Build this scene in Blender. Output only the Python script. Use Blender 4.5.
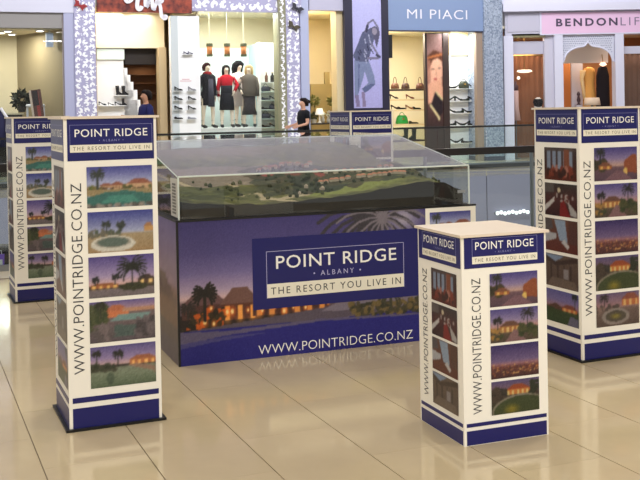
import bpy, bmesh, math, random
import numpy as np
from mathutils import Matrix, Vector

for o in list(bpy.data.objects):
    bpy.data.objects.remove(o, do_unlink=True)
scene = bpy.context.scene
COL = scene.collection
PI = math.pi

# ------------------------------------------------------------------ camera, world, lights
FPX, CYP, PITCH, ROLL, CAMH = 1015.94, 123.42, .0128, .0183, 1.5
cd = bpy.data.cameras.new('camera'); cam = bpy.data.objects.new('camera', cd); COL.objects.link(cam)
cd.sensor_width = 36; cd.lens = FPX / 640 * 36; cd.shift_y = (CYP - 240) / 640
cd.clip_start = .05; cd.clip_end = 200
cam.matrix_world = Matrix.Translation((0, 0, CAMH)) @ Matrix.Rotation(PI / 2 - PITCH, 4, 'X') @ Matrix.Rotation(-ROLL, 4, 'Z')
scene.camera = cam

scene.view_settings.view_transform = 'Standard'
scene.view_settings.look = 'None'
scene.view_settings.gamma = 1
scene.view_settings.use_curve_mapping = False
scene.view_settings.exposure = 0.17

world = bpy.data.worlds.new('mall_ambient'); scene.world = world
world.use_nodes = True
bg = world.node_tree.nodes['Background']
bg.inputs[0].default_value = (1.0, .97, .94, 1); bg.inputs[1].default_value = .40

def area(name, loc, size, energy, col=(1, .98, .95), rot=(0, 0, 0), sizey=None):
    d = bpy.data.lights.new(name, 'AREA'); d.energy = energy; d.color = col
    d.shape = 'RECTANGLE'; d.size = size; d.size_y = sizey or size
    o = bpy.data.objects.new(name, d); COL.objects.link(o); o.location = loc; o.rotation_euler = rot
    return o
# ceiling luminaires over the concourse; atrium fills added to brighten the far shops
for (x, y, e) in ((-2.0, -1.4, 170), (2.4, -1.8, 330), (5.4, 2.2, 120), (-4.6, 4.0, 50), (3.4, 7.6, 80), (-3.4, 7.6, 80), (.6, 9.8, 110)):
    area('ceiling_lamp', (x, y, 5.2), 1.1, e)
area('atrium_fill', (7.5, 24.0, 7.6), 4.0, 260, (.95, .95, 1.0), (.8, 0, 0), 2.0)  # added fill light aimed at the pink-signed shopfront
area('atrium_fill', (-1.0, 19.0, 8.9), 14.0, 1250, (.93, .95, 1.0), (.75, 0, .364), 3.0)  # unseen fill light, tilted to brighten the far shopfronts

# ------------------------------------------------------------------ helpers
def lin(c):
    c = np.asarray(c, float) / 255.0
    return np.where(c <= .04045, c / 12.92, ((c + .055) / 1.055) ** 2.4)

MATS = {}
def mat(name, rgb, rough=.5, spec=.5, metal=0, emit=0, noise=0, nscale=20, bump=0, coat=0):
    if name in MATS: return MATS[name]
    m = bpy.data.materials.new(name); m.use_nodes = True; nt = m.node_tree
    b = nt.nodes['Principled BSDF']; c = tuple(lin(rgb)) + (1,)
    b.inputs['Base Color'].default_value = c
    b.inputs['Roughness'].default_value = rough
    b.inputs['Specular IOR Level'].default_value = spec
    b.inputs['Metallic'].default_value = metal
    b.inputs['Coat Weight'].default_value = coat
    if emit:
        b.inputs['Emission Color'].default_value = c; b.inputs['Emission Strength'].default_value = emit
    if noise or bump:
        tc = nt.nodes.new('ShaderNodeTexCoord'); nz = nt.nodes.new('ShaderNodeTexNoise')
        nz.inputs['Scale'].default_value = nscale; nz.inputs['Detail'].default_value = 4
        nt.links.new(tc.outputs['Object'], nz.inputs['Vector'])
        if noise:
            mx = nt.nodes.new('ShaderNodeMix'); mx.data_type = 'RGBA'; mx.blend_type = 'MULTIPLY'
            mx.inputs['Factor'].default_value = 1
            rp = nt.nodes.new('ShaderNodeMapRange'); rp.inputs['To Min'].default_value = 1 - noise; rp.inputs['To Max'].default_value = 1 + noise
            nt.links.new(nz.outputs['Fac'], rp.inputs['Value'])
            mx.inputs['A'].default_value = c
            nt.links.new(rp.outputs[0], mx.inputs['B']); nt.links.new(mx.outputs['Result'], b.inputs['Base Color'])
        if bump:
            bp = nt.nodes.new('ShaderNodeBump'); bp.inputs['Strength'].default_value = bump; bp.inputs['Distance'].default_value = .01
            nt.links.new(nz.outputs['Fac'], bp.inputs['Height']); nt.links.new(bp.outputs[0], b.inputs['Normal'])
    MATS[name] = m
    return m

def glassmat(name, tint=(1, 1, 1), refl=1.0, rough=0.0, ior=1.49):
    if name in MATS: return MATS[name]
    m = bpy.data.materials.new(name); m.use_nodes = True; nt = m.node_tree; nt.nodes.clear()
    out = nt.nodes.new('ShaderNodeOutputMaterial'); mx = nt.nodes.new('ShaderNodeMixShader')
    tr = nt.nodes.new('ShaderNodeBsdfTransparent'); gl = nt.nodes.new('ShaderNodeBsdfGlossy'); fr = nt.nodes.new('ShaderNodeFresnel')
    ge = nt.nodes.new('ShaderNodeNewGeometry'); mr = nt.nodes.new('ShaderNodeMapRange')
    mr.inputs['To Min'].default_value = ior; mr.inputs['To Max'].default_value = 1 / ior
    nt.links.new(ge.outputs['Backfacing'], mr.inputs['Value']); nt.links.new(mr.outputs[0], fr.inputs['IOR'])
    tr.inputs[0].default_value = tuple(tint) + (1,); gl.inputs['Color'].default_value = (refl, refl, refl, 1); gl.inputs['Roughness'].default_value = rough
    nt.links.new(fr.outputs[0], mx.inputs[0]); nt.links.new(tr.outputs[0], mx.inputs[1]); nt.links.new(gl.outputs[0], mx.inputs[2])
    nt.links.new(mx.outputs[0], out.inputs[0]); MATS[name] = m
    return m

def printmat(name='print_inks', rough=.3, spec=.4):
    if name in MATS: return MATS[name]
    m = bpy.data.materials.new(name); m.use_nodes = True; nt = m.node_tree; b = nt.nodes['Principled BSDF']
    a = nt.nodes.new('ShaderNodeVertexColor'); a.layer_name = 'ink'
    nt.links.new(a.outputs['Color'], b.inputs['Base Color'])
    b.inputs['Roughness'].default_value = rough; b.inputs['Specular IOR Level'].default_value = spec
    MATS[name] = m
    return m

class MB:
    def __init__(s): s.v = []; s.f = []
    def add(s, vs, fs):
        n = len(s.v); s.v += [tuple(p) for p in vs]; s.f += [tuple(i + n for i in f) for f in fs]; return s
    def box(s, x0, x1, y0, y1, z0, z1):
        return s.add([(x0, y0, z0), (x1, y0, z0), (x1, y1, z0), (x0, y1, z0), (x0, y0, z1), (x1, y0, z1), (x1, y1, z1), (x0, y1, z1)],
                     [(0, 3, 2, 1), (4, 5, 6, 7), (0, 1, 5, 4), (1, 2, 6, 5), (2, 3, 7, 6), (3, 0, 4, 7)])
    def prism(s, poly, y0, y1):      # poly in (x,z)
        n = len(poly); a = [(x, y0, z) for x, z in poly]; b = [(x, y1, z) for x, z in poly]
        return s.add(a + b, [tuple(range(n)), tuple(range(2 * n - 1, n - 1, -1))] + [(i, i + n, (i + 1) % n + n, (i + 1) % n) for i in range(n)])
    def loft(s, rings, cap=True):
        n = len(rings[0]); vs = [p for r in rings for p in r]; fs = []
        for k in range(len(rings) - 1):
            for i in range(n):
                fs.append((k * n + i, k * n + (i + 1) % n, (k + 1) * n + (i + 1) % n, (k + 1) * n + i))
        if cap: fs += [tuple(range(n - 1, -1, -1)), tuple(range((len(rings) - 1) * n, len(rings) * n))]
        return s.add(vs, fs)
    def ell(s, prof, n=14, cx=0, cy=0):   # prof: (z, rx, ry[, dx, dy])
        R = []
        for p in prof:
            z, rx, ry = p[:3]; dx, dy = (p[3], p[4]) if len(p) > 3 else (0, 0)
            R.append([(cx + dx + rx * math.cos(2 * PI * i / n), cy + dy + ry * math.sin(2 * PI * i / n), z) for i in range(n)])
        return s.loft(R)
    def tube(s, pts, r, n=6):
        pts = [Vector(p) for p in pts]; R = []
        for i, p in enumerate(pts):
            d = (pts[min(i + 1, len(pts) - 1)] - pts[max(i - 1, 0)]).normalized()
            u = d.cross(Vector((0, 0, 1)));
            if u.length < 1e-3: u = d.cross(Vector((0, 1, 0)))
            u.normalize(); w = u.cross(d)
            rr = r[i] if isinstance(r, (list, tuple)) else r
            R.append([p + u * rr * math.cos(2 * PI * k / n) + w * rr * math.sin(2 * PI * k / n) for k in range(n)])
        return s.loft(R)
    def ribbon(s, pts, w, y=0, thick=.004):   # flat stroke in the xz plane
        n = len(pts); L = []; Rr = []
        for i, (x, z) in enumerate(pts):
            x0, z0 = pts[max(i - 1, 0)]; x1, z1 = pts[min(i + 1, n - 1)]
            d = math.hypot(x1 - x0, z1 - z0) or 1; nx, nz = -(z1 - z0) / d, (x1 - x0) / d
            ww = (w[i] if isinstance(w, (list, tuple)) else w) / 2
            L.append((x + nx * ww, z + nz * ww)); Rr.append((x - nx * ww, z - nz * ww))
        vs = [(x, y - thick, z) for x, z in L] + [(x, y - thick, z) for x, z in Rr] + [(x, y, z) for x, z in L] + [(x, y, z) for x, z in Rr]
        fs = []
        for i in range(n - 1):
            fs += [(i, n + i, n + i + 1, i + 1), (i, i + 1, 2 * n + i + 1, 2 * n + i), (n + i, 3 * n + i, 3 * n + i + 1, n + i + 1)]
        return s.add(vs, fs)
    def mesh(s, name):
        me = bpy.data.meshes.new(name); me.from_pydata(s.v, [], s.f); me.update(); return me
    def build(s, name, m, parent=None, smooth=False, **k):
        return obj(name, s.mesh(name), m, parent, smooth, **k)

def obj(name, me, m=None, parent=None, smooth=False, loc=None, rz=None, label=None, cat=None, group=None, kind=None):
    if m is not None and not me.materials: me.materials.append(m)
    if smooth:
        for p in me.polygons: p.use_smooth = True
    o = bpy.data.objects.new(name, me); COL.objects.link(o)
    if parent is not None: o.parent = parent
    if loc is not None: o.location = loc
    if rz is not None: o.rotation_euler = (0, 0, rz)
    return tag(o, label, cat, group, kind)
def tag(o, label=None, cat=None, group=None, kind=None):
    if label: o['label'] = label
    if cat: o['category'] = cat
    if group: o['group'] = group
    if kind: o['kind'] = kind
    return o
def thing(name, label, cat, loc=(0, 0, 0), rz=0, group=None):
    o = bpy.data.objects.new(name, None); COL.objects.link(o); o.location = loc; o.rotation_euler = (0, 0, rz)
    o.empty_display_size = .1
    return tag(o, label, cat, group)

_txt = {}
def text_mesh(s, w, h, bold=0.0, spacing=1.0, shear=0.0, x=0, z=0, y=0, vertical=False):
    key = (s, w, h, bold, spacing, shear, x, z, y, vertical)
    if key in _txt: return _txt[key]
    cu = bpy.data.curves.new('t', 'FONT'); cu.body = s; cu.size = 1; cu.offset = bold; cu.space_character = spacing; cu.shear = shear
    cu.resolution_u = 3
    o = bpy.data.objects.new('t', cu); COL.objects.link(o)
    dg = bpy.context.evaluated_depsgraph_get(); dg.update()
    me = bpy.data.meshes.new_from_object(o.evaluated_get(dg))
    bpy.data.objects.remove(o, do_unlink=True); bpy.data.curves.remove(cu)
    P = np.array([v.co[:] for v in me.vertices]); mn = P.min(0); mxx = P.max(0)
    q = (P[:, :2] - mn[:2]) / (mxx[:2] - mn[:2])
    if vertical:   # reads bottom to top
        N = np.stack([x + (1 - q[:, 1]) * w, np.full(len(q), y), z + q[:, 0] * h], 1)
    else:
        N = np.stack([x + q[:, 0] * w, np.full(len(q), y), z + q[:, 1] * h], 1)
    me.vertices.foreach_set('co', N.astype(np.float32).ravel()); me.materials.clear(); me.name = 'lettering'; me.update()
    _txt[key] = me
    return me

def words(name, me, m, parent, n):
    """one object for each word of a lettering mesh"""
    key = ('words', me.name)
    if key not in _txt:
        P = np.array([v.co[:] for v in me.vertices]); F = [tuple(p.vertices) for p in me.polygons]
        iv = sorted((min(P[i][0] for i in f), max(P[i][0] for i in f)) for f in F); gaps = []; hi = iv[0][1]
        for a, b in iv[1:]:
            if a > hi: gaps.append((a - hi, (a + hi) / 2))
            hi = max(hi, b)
        cuts = sorted(g[1] for g in sorted(gaps)[-(n - 1):]); out = []
        for w_ in range(n):
            lo = cuts[w_ - 1] if w_ else -1e9; up = cuts[w_] if w_ < n - 1 else 1e9
            fs = [f for f in F if lo < P[f[0]][0] < up]; ids = sorted({i for f in fs for i in f}); mp = {i: k for k, i in enumerate(ids)}
            q = bpy.data.meshes.new('lettering'); q.from_pydata([tuple(P[i]) for i in ids], [], [tuple(mp[i] for i in f) for f in fs]); q.update(); out.append(q)
        _txt[key] = out
    for q in _txt[key]: obj(name, q, m, parent)

# painted prints: a grid whose vertices carry ink colours
class Canvas:
    def __init__(s, w, h, col=(128, 128, 128), asp=1.5, seed=1):
        s.w, s.h = w, h; s.c = np.zeros((h, w, 3)) + np.array(col, float)
        s.X, s.Y = np.meshgrid(np.linspace(0, 1, w), np.linspace(0, 1, h)); s.asp = asp; s.r = np.random.RandomState(seed)
    def put(s, m, col, a=1.0):
        m = (m * a)[..., None]; s.c = s.c * (1 - m) + np.array(col, float) * m; return s
    def grad(s, stops, x0=0, x1=1):
        ys = [a for a, _ in stops]; cs = np.array([b for _, b in stops], float)
        g = np.stack([np.interp(s.Y, ys, cs[:, k]) for k in range(3)], -1)
        m = ((s.X >= x0) & (s.X <= x1) & (s.Y >= ys[0]) & (s.Y <= ys[-1]))[..., None]; s.c = np.where(m, g, s.c); return s
    def rect(s, x0, x1, y0, y1, col, a=1.0): return s.put(((s.X >= x0) & (s.X <= x1) & (s.Y >= y0) & (s.Y <= y1)).astype(float), col, a)
    def ell(s, cx, cy, rx, ry, col, a=1.0, soft=0):
        d = np.sqrt(((s.X - cx) / rx) ** 2 + ((s.Y - cy) / ry) ** 2)
        m = (d <= 1).astype(float) if not soft else np.clip((1 - d) / soft, 0, 1)
        return s.put(m, col, a)
    def ring(s, cx, cy, rx, ry, t, col):
        d = np.sqrt(((s.X - cx) / rx) ** 2 + ((s.Y - cy) / ry) ** 2); return s.put(((d <= 1) & (d >= 1 - t)).astype(float), col)
    def poly(s, pts, col, a=1.0):
        ins = np.zeros_like(s.X, bool); n = len(pts)
        for i in range(n):
            x0, y0 = pts[i]; x1, y1 = pts[(i + 1) % n]
            if y0 == y1: continue
            k = ((y0 > s.Y) != (y1 > s.Y)) & (s.X < (x1 - x0) * (s.Y - y0) / (y1 - y0) + x0); ins ^= k
        return s.put(ins.astype(float), col, a)
    def line(s, x0, y0, x1, y1, t, col, a=1.0):
        ax, ay = (s.X - x0) * s.asp, s.Y - y0; bx, by = (x1 - x0) * s.asp, y1 - y0; L = bx * bx + by * by + 1e-9
        t = max(t, .55 / s.h); k = np.clip((ax * bx + ay * by) / L, 0, 1); d = np.hypot(ax - k * bx, ay - k * by)
        return s.put((d <= t).astype(float), col, a)
    def palm(s, x, y, h, col=(40, 45, 35), R=.12, trunk=None, fr=11, t=.008, sp=1.3):
        s.line(x, y, x, y + h, t * 1.3, trunk or col)
        for k in range(fr):
            an = PI * (k / (fr - 1)) * sp - (sp - 1) / 2 * PI; px, py = x, y + h
            for j in range(4):
                q = an + (-.32 * j if math.cos(an) > 0 else .32 * j)
                nx, ny = px + math.cos(q) * R / 3.6 / s.asp, py + math.sin(q) * R / 3.6
                s.line(px, py, nx, ny, t, col); px, py = nx, ny
        return s
    def house(s, x0, x1, y0, y1, roof, wall, lit=None, n=3):
        m = (y0 + y1) / 2; s.rect(x0, x1, y0, m, wall); w = x1 - x0
        s.poly([(x0 - .04 * w, m), (x1 + .04 * w, m), (x1 - .3 * w, y1), (x0 + .3 * w, y1)], roof)
        if lit:
            for i in range(n):
                cx = x0 + w * (i + .5) / n; s.rect(cx - w * .2 / n, cx + w * .2 / n, y0, m - .01, lit); s.ell(cx, y0, w * .45 / n, .05, lit, .5, 1)
        return s
    def speck(s, x0, x1, y0, y1, cols, n, r=.02):
        for i in range(n):
            c = cols[s.r.randint(len(cols))]; s.ell(s.r.uniform(x0, x1), s.r.uniform(y0, y1), r * s.r.uniform(.5, 1.3) / s.asp, r * s.r.uniform(.5, 1.2), c, .9)
        return s
    def blur(s, n=1):
        for _ in range(n):
            p = np.pad(s.c, ((1, 1), (1, 1), (0, 0)), 'edge'); s.c = (p[1:-1, 1:-1] * 4 + p[:-2, 1:-1] + p[2:, 1:-1] + p[1:-1, :-2] + p[1:-1, 2:]) / 8
        return s
    def noise(s, a): s.c = np.clip(s.c + s.r.normal(0, a, s.c.shape[:2])[..., None], 0, 255); return s
    def mesh(s, sx, sz, x=0, z=0, y=0, name='print', gain=1.0):
        w, h = s.w, s.h
        V = np.stack([x + s.X * sx, np.full_like(s.X, y), z + s.Y * sz], -1).reshape(-1, 3)
        i = np.arange(w * h).reshape(h, w); F = np.stack([i[:-1, :-1], i[:-1, 1:], i[1:, 1:], i[1:, :-1]], -1).reshape(-1, 4)
        me = bpy.data.meshes.new(name); me.from_pydata(V.tolist(), [], F.tolist())
        paint(me, np.clip(s.c.reshape(-1, 3) * gain, 0, 255)); return me
def paint(me, rgb):
    at = me.color_attributes.new('ink', 'FLOAT_COLOR', 'POINT')
    at.data.foreach_set('color', np.concatenate([lin(rgb), np.ones((len(rgb), 1))], 1).astype(np.float32).ravel()); me.update()

def ray(u, v):
    a = u - 320; b = v - CYP; c, s = math.cos(ROLL), math.sin(ROLL)
    U = a * c - b * s; V = a * s + b * c
    d = (U / FPX, 1, -V / FPX)
    return np.array([d[0], d[1] * math.cos(PITCH) + d[2] * math.sin(PITCH), -d[1] * math.sin(PITCH) + d[2] * math.cos(PITCH)])
class Frame:
    """a vertical reference plane standing in the place: local x along it, y behind it, z up"""
    def __init__(s, ox, oy, th): s.o = np.array([ox, oy]); s.th = th; s.r = np.array([math.cos(th), math.sin(th)]); s.l = np.array([-math.sin(th), math.cos(th)])
    def at(s, u, v, n=0.0):
        d = ray(u, v); t = ((s.o + s.l * n) @ s.l) / (d[:2] @ s.l); p = d * t + [0, 0, CAMH]
        return float((p[:2] - s.o) @ s.r), float(p[2])
    def rect(s, x0, x1, y0, y1, n=0.0):
        t0, _ = s.at(x0, (y0 + y1) / 2, n); t1, _ = s.at(x1, (y0 + y1) / 2, n)
        _, z1 = s.at((x0 + x1) / 2, y0, n); _, z0 = s.at((x0 + x1) / 2, y1, n)
        return t0, t1, z0, z1
    def w(s, t, n, z): p = s.o + s.r * t + s.l * n; return (float(p[0]), float(p[1]), float(z))
    def loc(s): return (float(s.o[0]), float(s.o[1]), 0)
    def build(s, mb, name, m, **k): return mb.build(name, m, loc=s.loc(), rz=s.th, **k)
def S(fr, mb, name, m, **k): return fr.build(mb, name, m, kind='structure', **k)

ORD = ['leftmost', 'second from the left', 'third from the left', 'fourth from the left', 'fifth from the left', 'sixth from the left']

# ------------------------------------------------------------------ materials
cream = mat('cream_board', (250, 245, 232), .38, .4, noise=.02, nscale=6)
topcream = mat('cream_top_board', (232, 216, 196), .45, .4, noise=.03, nscale=8)
navy = mat('navy_ink', (26, 27, 98), .3, .45)
white_ink = mat('white_ink', (248, 246, 240), .4, .3)
cream_ink = mat('cream_ink', (240, 234, 215), .4, .3)
grey_ink = mat('charcoal_ink', (58, 58, 62), .4, .3)
tan_ink = mat('olive_ink', (120, 112, 88), .4, .3)
silver_ink = mat('pale_blue_ink', (150, 150, 200), .4, .3)
black = mat('black_plastic', (14, 13, 14), .35, .5)
INK = printmat()
acrylic = glassmat('clear_acrylic', (.95, .965, .955), 1.0, 0.0, 1.49)
edge_ac = mat('polished_acrylic_edge', (225, 235, 228), .15, .6)
glass = glassmat('balustrade_glass', (.88, .94, .92), .9, 0.0, 1.5)
shopglass = glassmat('shop_window_glass', (.93, .95, .95), .5, 0.0, 1.5)

# ------------------------------------------------------------------ FLOOR of the concourse: tiles
TH = .39
gr = Frame(0, 0, TH)
def floor_mat():
    m = bpy.data.materials.new('polished_beige_tile'); m.use_nodes = True; nt = m.node_tree; b = nt.nodes['Principled BSDF']
    oi = nt.nodes.new('ShaderNodeObjectInfo'); tc = nt.nodes.new('ShaderNodeTexCoord'); nz = nt.nodes.new('ShaderNodeTexNoise')
    nz.inputs['Scale'].default_value = 9; nz.inputs['Detail'].default_value = 5
    nt.links.new(tc.outputs['Object'], nz.inputs['Vector'])
    r1 = nt.nodes.new('ShaderNodeMapRange'); r1.inputs['To Min'].default_value = .97; r1.inputs['To Max'].default_value = 1.03
    r2 = nt.nodes.new('ShaderNodeMapRange'); r2.inputs['To Min'].default_value = .95; r2.inputs['To Max'].default_value = 1.05
    nt.links.new(oi.outputs['Random'], r1.inputs['Value']); nt.links.new(nz.outputs['Fac'], r2.inputs['Value'])
    mu = nt.nodes.new('ShaderNodeMath'); mu.operation = 'MULTIPLY'; nt.links.new(r1.outputs[0], mu.inputs[0]); nt.links.new(r2.outputs[0], mu.inputs[1])
    mx = nt.nodes.new('ShaderNodeMix'); mx.data_type = 'RGBA'; mx.blend_type = 'MULTIPLY'; mx.inputs['Factor'].default_value = 1
    mx.inputs['A'].default_value = tuple(lin((196, 178, 144))) + (1,)
    nt.links.new(mu.outputs[0], mx.inputs['B']); nt.links.new(mx.outputs['Result'], b.inputs['Base Color'])
    b.inputs['Roughness'].default_value = .10; b.inputs['Specular IOR Level'].default_value = .55
    return m
tilem = floor_mat()
NEARY = 11.05                       # the balustrade at the edge of the atrium
NB = Frame(0, NEARY, .364)
mb = MB(); mb.box(-9, 9, -14, -.0, -.30, -.004)
floor = S(NB, mb, 'floor', mat('grout_and_screed', (120, 104, 80), .7))
PW_, TL = .4427, .8854
tmesh = MB().box(.0025, PW_ - .0025, .0006, TL - .0006, -.012, 0).mesh('tile'); tmesh.materials.append(tilem)
rest = MB(); k = 0
nbinv = np.array([math.cos(.364), math.sin(.364)]), np.array([-math.sin(.364), math.cos(.364)])
for i in range(-14, 22):
    for j in range(-3, 16):
        e1 = .521 + PW_ * i; e2 = TL * (j + (.5 if i % 2 else 0))
        c = gr.r * (e1 + PW_ / 2) + gr.l * (e2 + TL / 2)
        n = (c - NB.o) @ NB.l
        if n > -.55 or c[1] < -1.5 or abs(c[0]) > 6.5: continue
        seen = c[1] > 3.2 and abs(c[0]) < .33 * c[1] + .7
        P = gr.w(e1, e2, 0)
        if seen and k < 290:
            loc = (NB.r @ (np.array(P[:2]) - NB.o), NB.l @ (np.array(P[:2]) - NB.o), 0)
            o = obj('tile', tmesh, None, floor, loc=loc, rz=TH - .364); k += 1
        else:
            rest.box(e1 + .0025, e1 + PW_ - .0025, e2 + .0006, e2 + TL - .0006, -.012, 0)
o = rest.build('tile_field', tilem, floor, loc=(NB.r @ -NB.o, NB.l @ -NB.o, 0), rz=TH - .364, kind='stuff')
mb = MB(); mb.box(-9, 9, -.50, .02, -.30, .0005)
S(NB, mb, 'trim_1', mat('pale_stone_edge', (190, 178, 158), .3, noise=.05))

# ceiling and far shell of the mall
mb = MB(); mb.box(-12, 12, -14, -1.0, 5.6, 5.8)
S(NB, mb, 'ceiling', mat('white_ceiling', (225, 222, 215), .7))

# ------------------------------------------------------------------ PRINTS on the towers
def tone(c, g=.80, sat=.85):
    m = c.c.mean(-1, keepdims=True); c.c = np.clip((m + (c.c - m) * sat) * g, 0, 255); return c
def ph(fn, seed): c = Canvas(54, 34, asp=1.62, seed=seed); fn(c); tone(c, .94 if fn in SETS['pool'] else .80, .95); c.blur(1); c.noise(5); return c
def p_pool(c):
    c.grad([(0, (120, 140, 150)), (.45, (170, 180, 200)), (.62, (170, 175, 210)), (1, (70, 72, 150))])
    c.speck(0, 1, .42, .52, [(120, 110, 60), (90, 100, 50), (160, 130, 90)], 50, .05)
    c.house(.2, .38, .46, .60, (150, 92, 72), (190, 150, 115)); c.house(.36, .56, .45, .61, (150, 92, 72), (200, 160, 120)); c.house(.6, 1.0, .42, .68, (152, 92, 72), (205, 165, 125)); c.speck(.2, 1, .42, .5, [(80, 85, 50), (120, 95, 70), (70, 50, 40)], 40, .035)
    c.palm(.16, .45, .35, (60, 65, 60), .17); c.rect(0, 1, .30, .43, (160, 140, 100)); c.poly([(0, .05), (1, .05), (1, .30), (.6, .40), (.3, .38), (0, .25)], (62, 112, 104))
    c.poly([(.2, .1), (.8, .12), (.7, .3), (.35, .3)], (75, 140, 125)); c.speck(0, 1, 0, .06, [(150, 140, 130), (90, 85, 80)], 30, .06)
def p_spa(c):
    c.grad([(0, (165, 135, 95)), (.45, (170, 150, 115)), (.46, (175, 180, 205)), (1, (62, 68, 145))])
    c.speck(0, .5, .38, .55, [(80, 90, 70), (110, 105, 90)], 40, .06); c.palm(.28, .5, .18, (60, 65, 60), .1); c.palm(.5, .5, .15, (60, 65, 60), .1)
    c.house(.86, 1.0, .48, .68, (170, 120, 80), (200, 150, 90)); c.ell(.38, .2, .34, .2, (215, 210, 195)); c.ell(.38, .24, .26, .12, (95, 110, 100)); c.ring(.38, .24, .27, .13, .15, (150, 145, 130))
def p_palm(c):
    c.grad([(0, (115, 105, 105)), (.25, (125, 110, 115)), (.3, (225, 180, 170)), (.5, (170, 150, 185)), (1, (85, 72, 140))])
    c.rect(0, 1, .2, .3, (70, 60, 50)); c.house(.02, .45, .22, .36, (150, 90, 55), (170, 100, 60), (255, 200, 110), 4); c.house(.75, 1, .28, .5, (70, 55, 50), (90, 65, 50), (255, 210, 130), 2)
    c.ell(.68, .22, .22, .1, (60, 60, 40)); c.palm(.66, .25, .42, (38, 40, 35), .36, fr=15, t=.018); c.palm(.1, .3, .14, (45, 45, 45), .08); c.palm(.4, .3, .18, (45, 45, 45), .08)
def p_rocks(c):
    c.grad([(0, (90, 80, 85)), (.7, (120, 100, 100)), (.75, (190, 150, 150)), (1, (105, 92, 150))])
    c.house(.22, .6, .6, .88, (190, 110, 75), (210, 120, 75)); c.rect(.5, 1, .7, .8, (190, 140, 110)); c.poly([(.3, .5), (.85, .5), (.95, .66), (.45, .66)], (120, 150, 145)); c.poly([(.2, .1), (.75, .1), (.7, .38), (.4, .4)], (80, 95, 90))
    c.speck(0, .25, .3, .9, [(60, 70, 45), (80, 85, 55)], 40, .09); c.speck(.05, .35, .05, .35, [(120, 105, 105), (95, 85, 85)], 20, .12); c.speck(.72, 1, .1, .6, [(110, 98, 100), (75, 68, 70)], 30, .1); c.palm(.17, .6, .3, (50, 50, 40), .12)
def p_pond(c):
    c.grad([(0, (90, 105, 80)), (.35, (130, 140, 115)), (.5, (120, 125, 105)), (.52, (215, 175, 165)), (.7, (150, 130, 170)), (1, (95, 85, 140))])
    c.rect(0, 1, .46, .54, (70, 62, 55)); c.house(.6, 1, .5, .72, (165, 100, 70), (190, 115, 70), (255, 190, 110), 4); c.palm(.09, .45, .38, (45, 45, 40), .1); c.palm(.42, .48, .3, (45, 45, 40), .12)
    c.speck(0, .4, .4, .55, [(55, 60, 45), (75, 75, 60)], 30, .06); c.poly([(.55, .48), (.95, .3), (1, .2), (1, .4), (.7, .52)], (150, 120, 100)); c.ell(.3, .2, .06, .14, (60, 75, 60), .6)
def p_villa(c):
    c.grad([(0, (95, 70, 85)), (.4, (125, 90, 100)), (.45, (225, 180, 160)), (.65, (160, 140, 185)), (1, (80, 70, 150))])
    c.speck(.0, .3, .3, .6, [(85, 70, 45), (60, 55, 40)], 40, .09); c.house(.1, .4, .35, .55, (140, 85, 60), (190, 110, 60), (255, 195, 100), 2); c.poly([(.68, .25), (1, .2), (1, .75), (.9, .78), (.7, .6)], (165, 85, 50)); c.ell(.72, .25, .05, .12, (255, 210, 110)); c.palm(.14, .5, .35, (50, 50, 50), .18, t=.014); c.poly([(.2, 0), (.9, 0), (.65, .28), (.5, .28)], (140, 100, 110))
def p_drive(c):
    c.grad([(0, (90, 75, 60)), (.35, (105, 85, 70)), (.45, (215, 160, 150)), (.65, (165, 145, 185)), (1, (92, 82, 155))])
    c.house(.2, .62, .3, .62, (120, 80, 65), (190, 120, 65), (255, 210, 130), 4); c.poly([(.3, 0), (.75, 0), (.55, .35), (.48, .35)], (150, 110, 110)); c.speck(.6, 1, .15, .5, [(60, 70, 40), (85, 85, 50)], 40, .08); c.speck(0, .25, .1, .4, [(70, 75, 45), (190, 140, 70)], 25, .06); c.palm(.78, .4, .4, (45, 42, 42), .22, t=.014); c.palm(.15, .4, .25, (50, 45, 45), .14)
def p_night(c):
    c.grad([(0, (80, 45, 50)), (.3, (120, 65, 60)), (.42, (175, 120, 130)), (.5, (130, 105, 150)), (1, (62, 48, 112))])
    c.speck(0, 1, .1, .4, [(230, 150, 80), (255, 205, 120), (150, 80, 50), (60, 40, 40)], 110, .025)
def p_lawn(c):
    c.grad([(0, (60, 70, 40)), (.6, (80, 60, 55)), (.75, (130, 100, 120)), (1, (100, 85, 135))])
    c.house(.3, .8, .55, .85, (175, 80, 45), (225, 130, 60), (255, 225, 140), 5); c.speck(0, .3, .4, .75, [(55, 50, 45), (80, 65, 55)], 30, .09); c.speck(.8, 1, .5, .9, [(50, 55, 40)], 15, .09)
    c.ell(.62, .05, .62, .5, (150, 140, 120)); c.ell(.64, .02, .6, .48, (70, 80, 45)); c.ell(.42, .12, .2, .2, (190, 160, 40), .8, 1)
def p_spa2(c):
    c.grad([(0, (105, 85, 75)), (.5, (130, 105, 95)), (.6, (190, 140, 140)), (1, (120, 100, 140))])
    c.house(.6, 1, .6, .95, (165, 90, 70), (215, 120, 70), (255, 200, 120), 3); c.palm(.18, .55, .3, (60, 50, 50), .16); c.speck(0, .5, .45, .62, [(90, 75, 70), (150, 120, 110)], 30, .07); c.ell(.45, .28, .32, .25, (165, 150, 140)); c.ell(.45, .29, .24, .17, (95, 85, 70)); c.ell(.45, .29, .16, .11, (190, 170, 60), .8, 1)
def p_lounge(c):
    c.grad([(0, (110, 45, 30)), (.3, (90, 40, 30)), (1, (60, 45, 45))])
    for i in range(5): c.rect(.08 + .17 * i, .2 + .17 * i, .35, .88, (150, 165, 190)); 
    c.rect(0, 1, .88, 1, (90, 70, 65)); c.rect(.62, .78, .25, .95, (150, 80, 50)); c.speck(.1, .9, .12, .4, [(150, 60, 40), (200, 130, 110), (60, 30, 25)], 30, .1)
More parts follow.
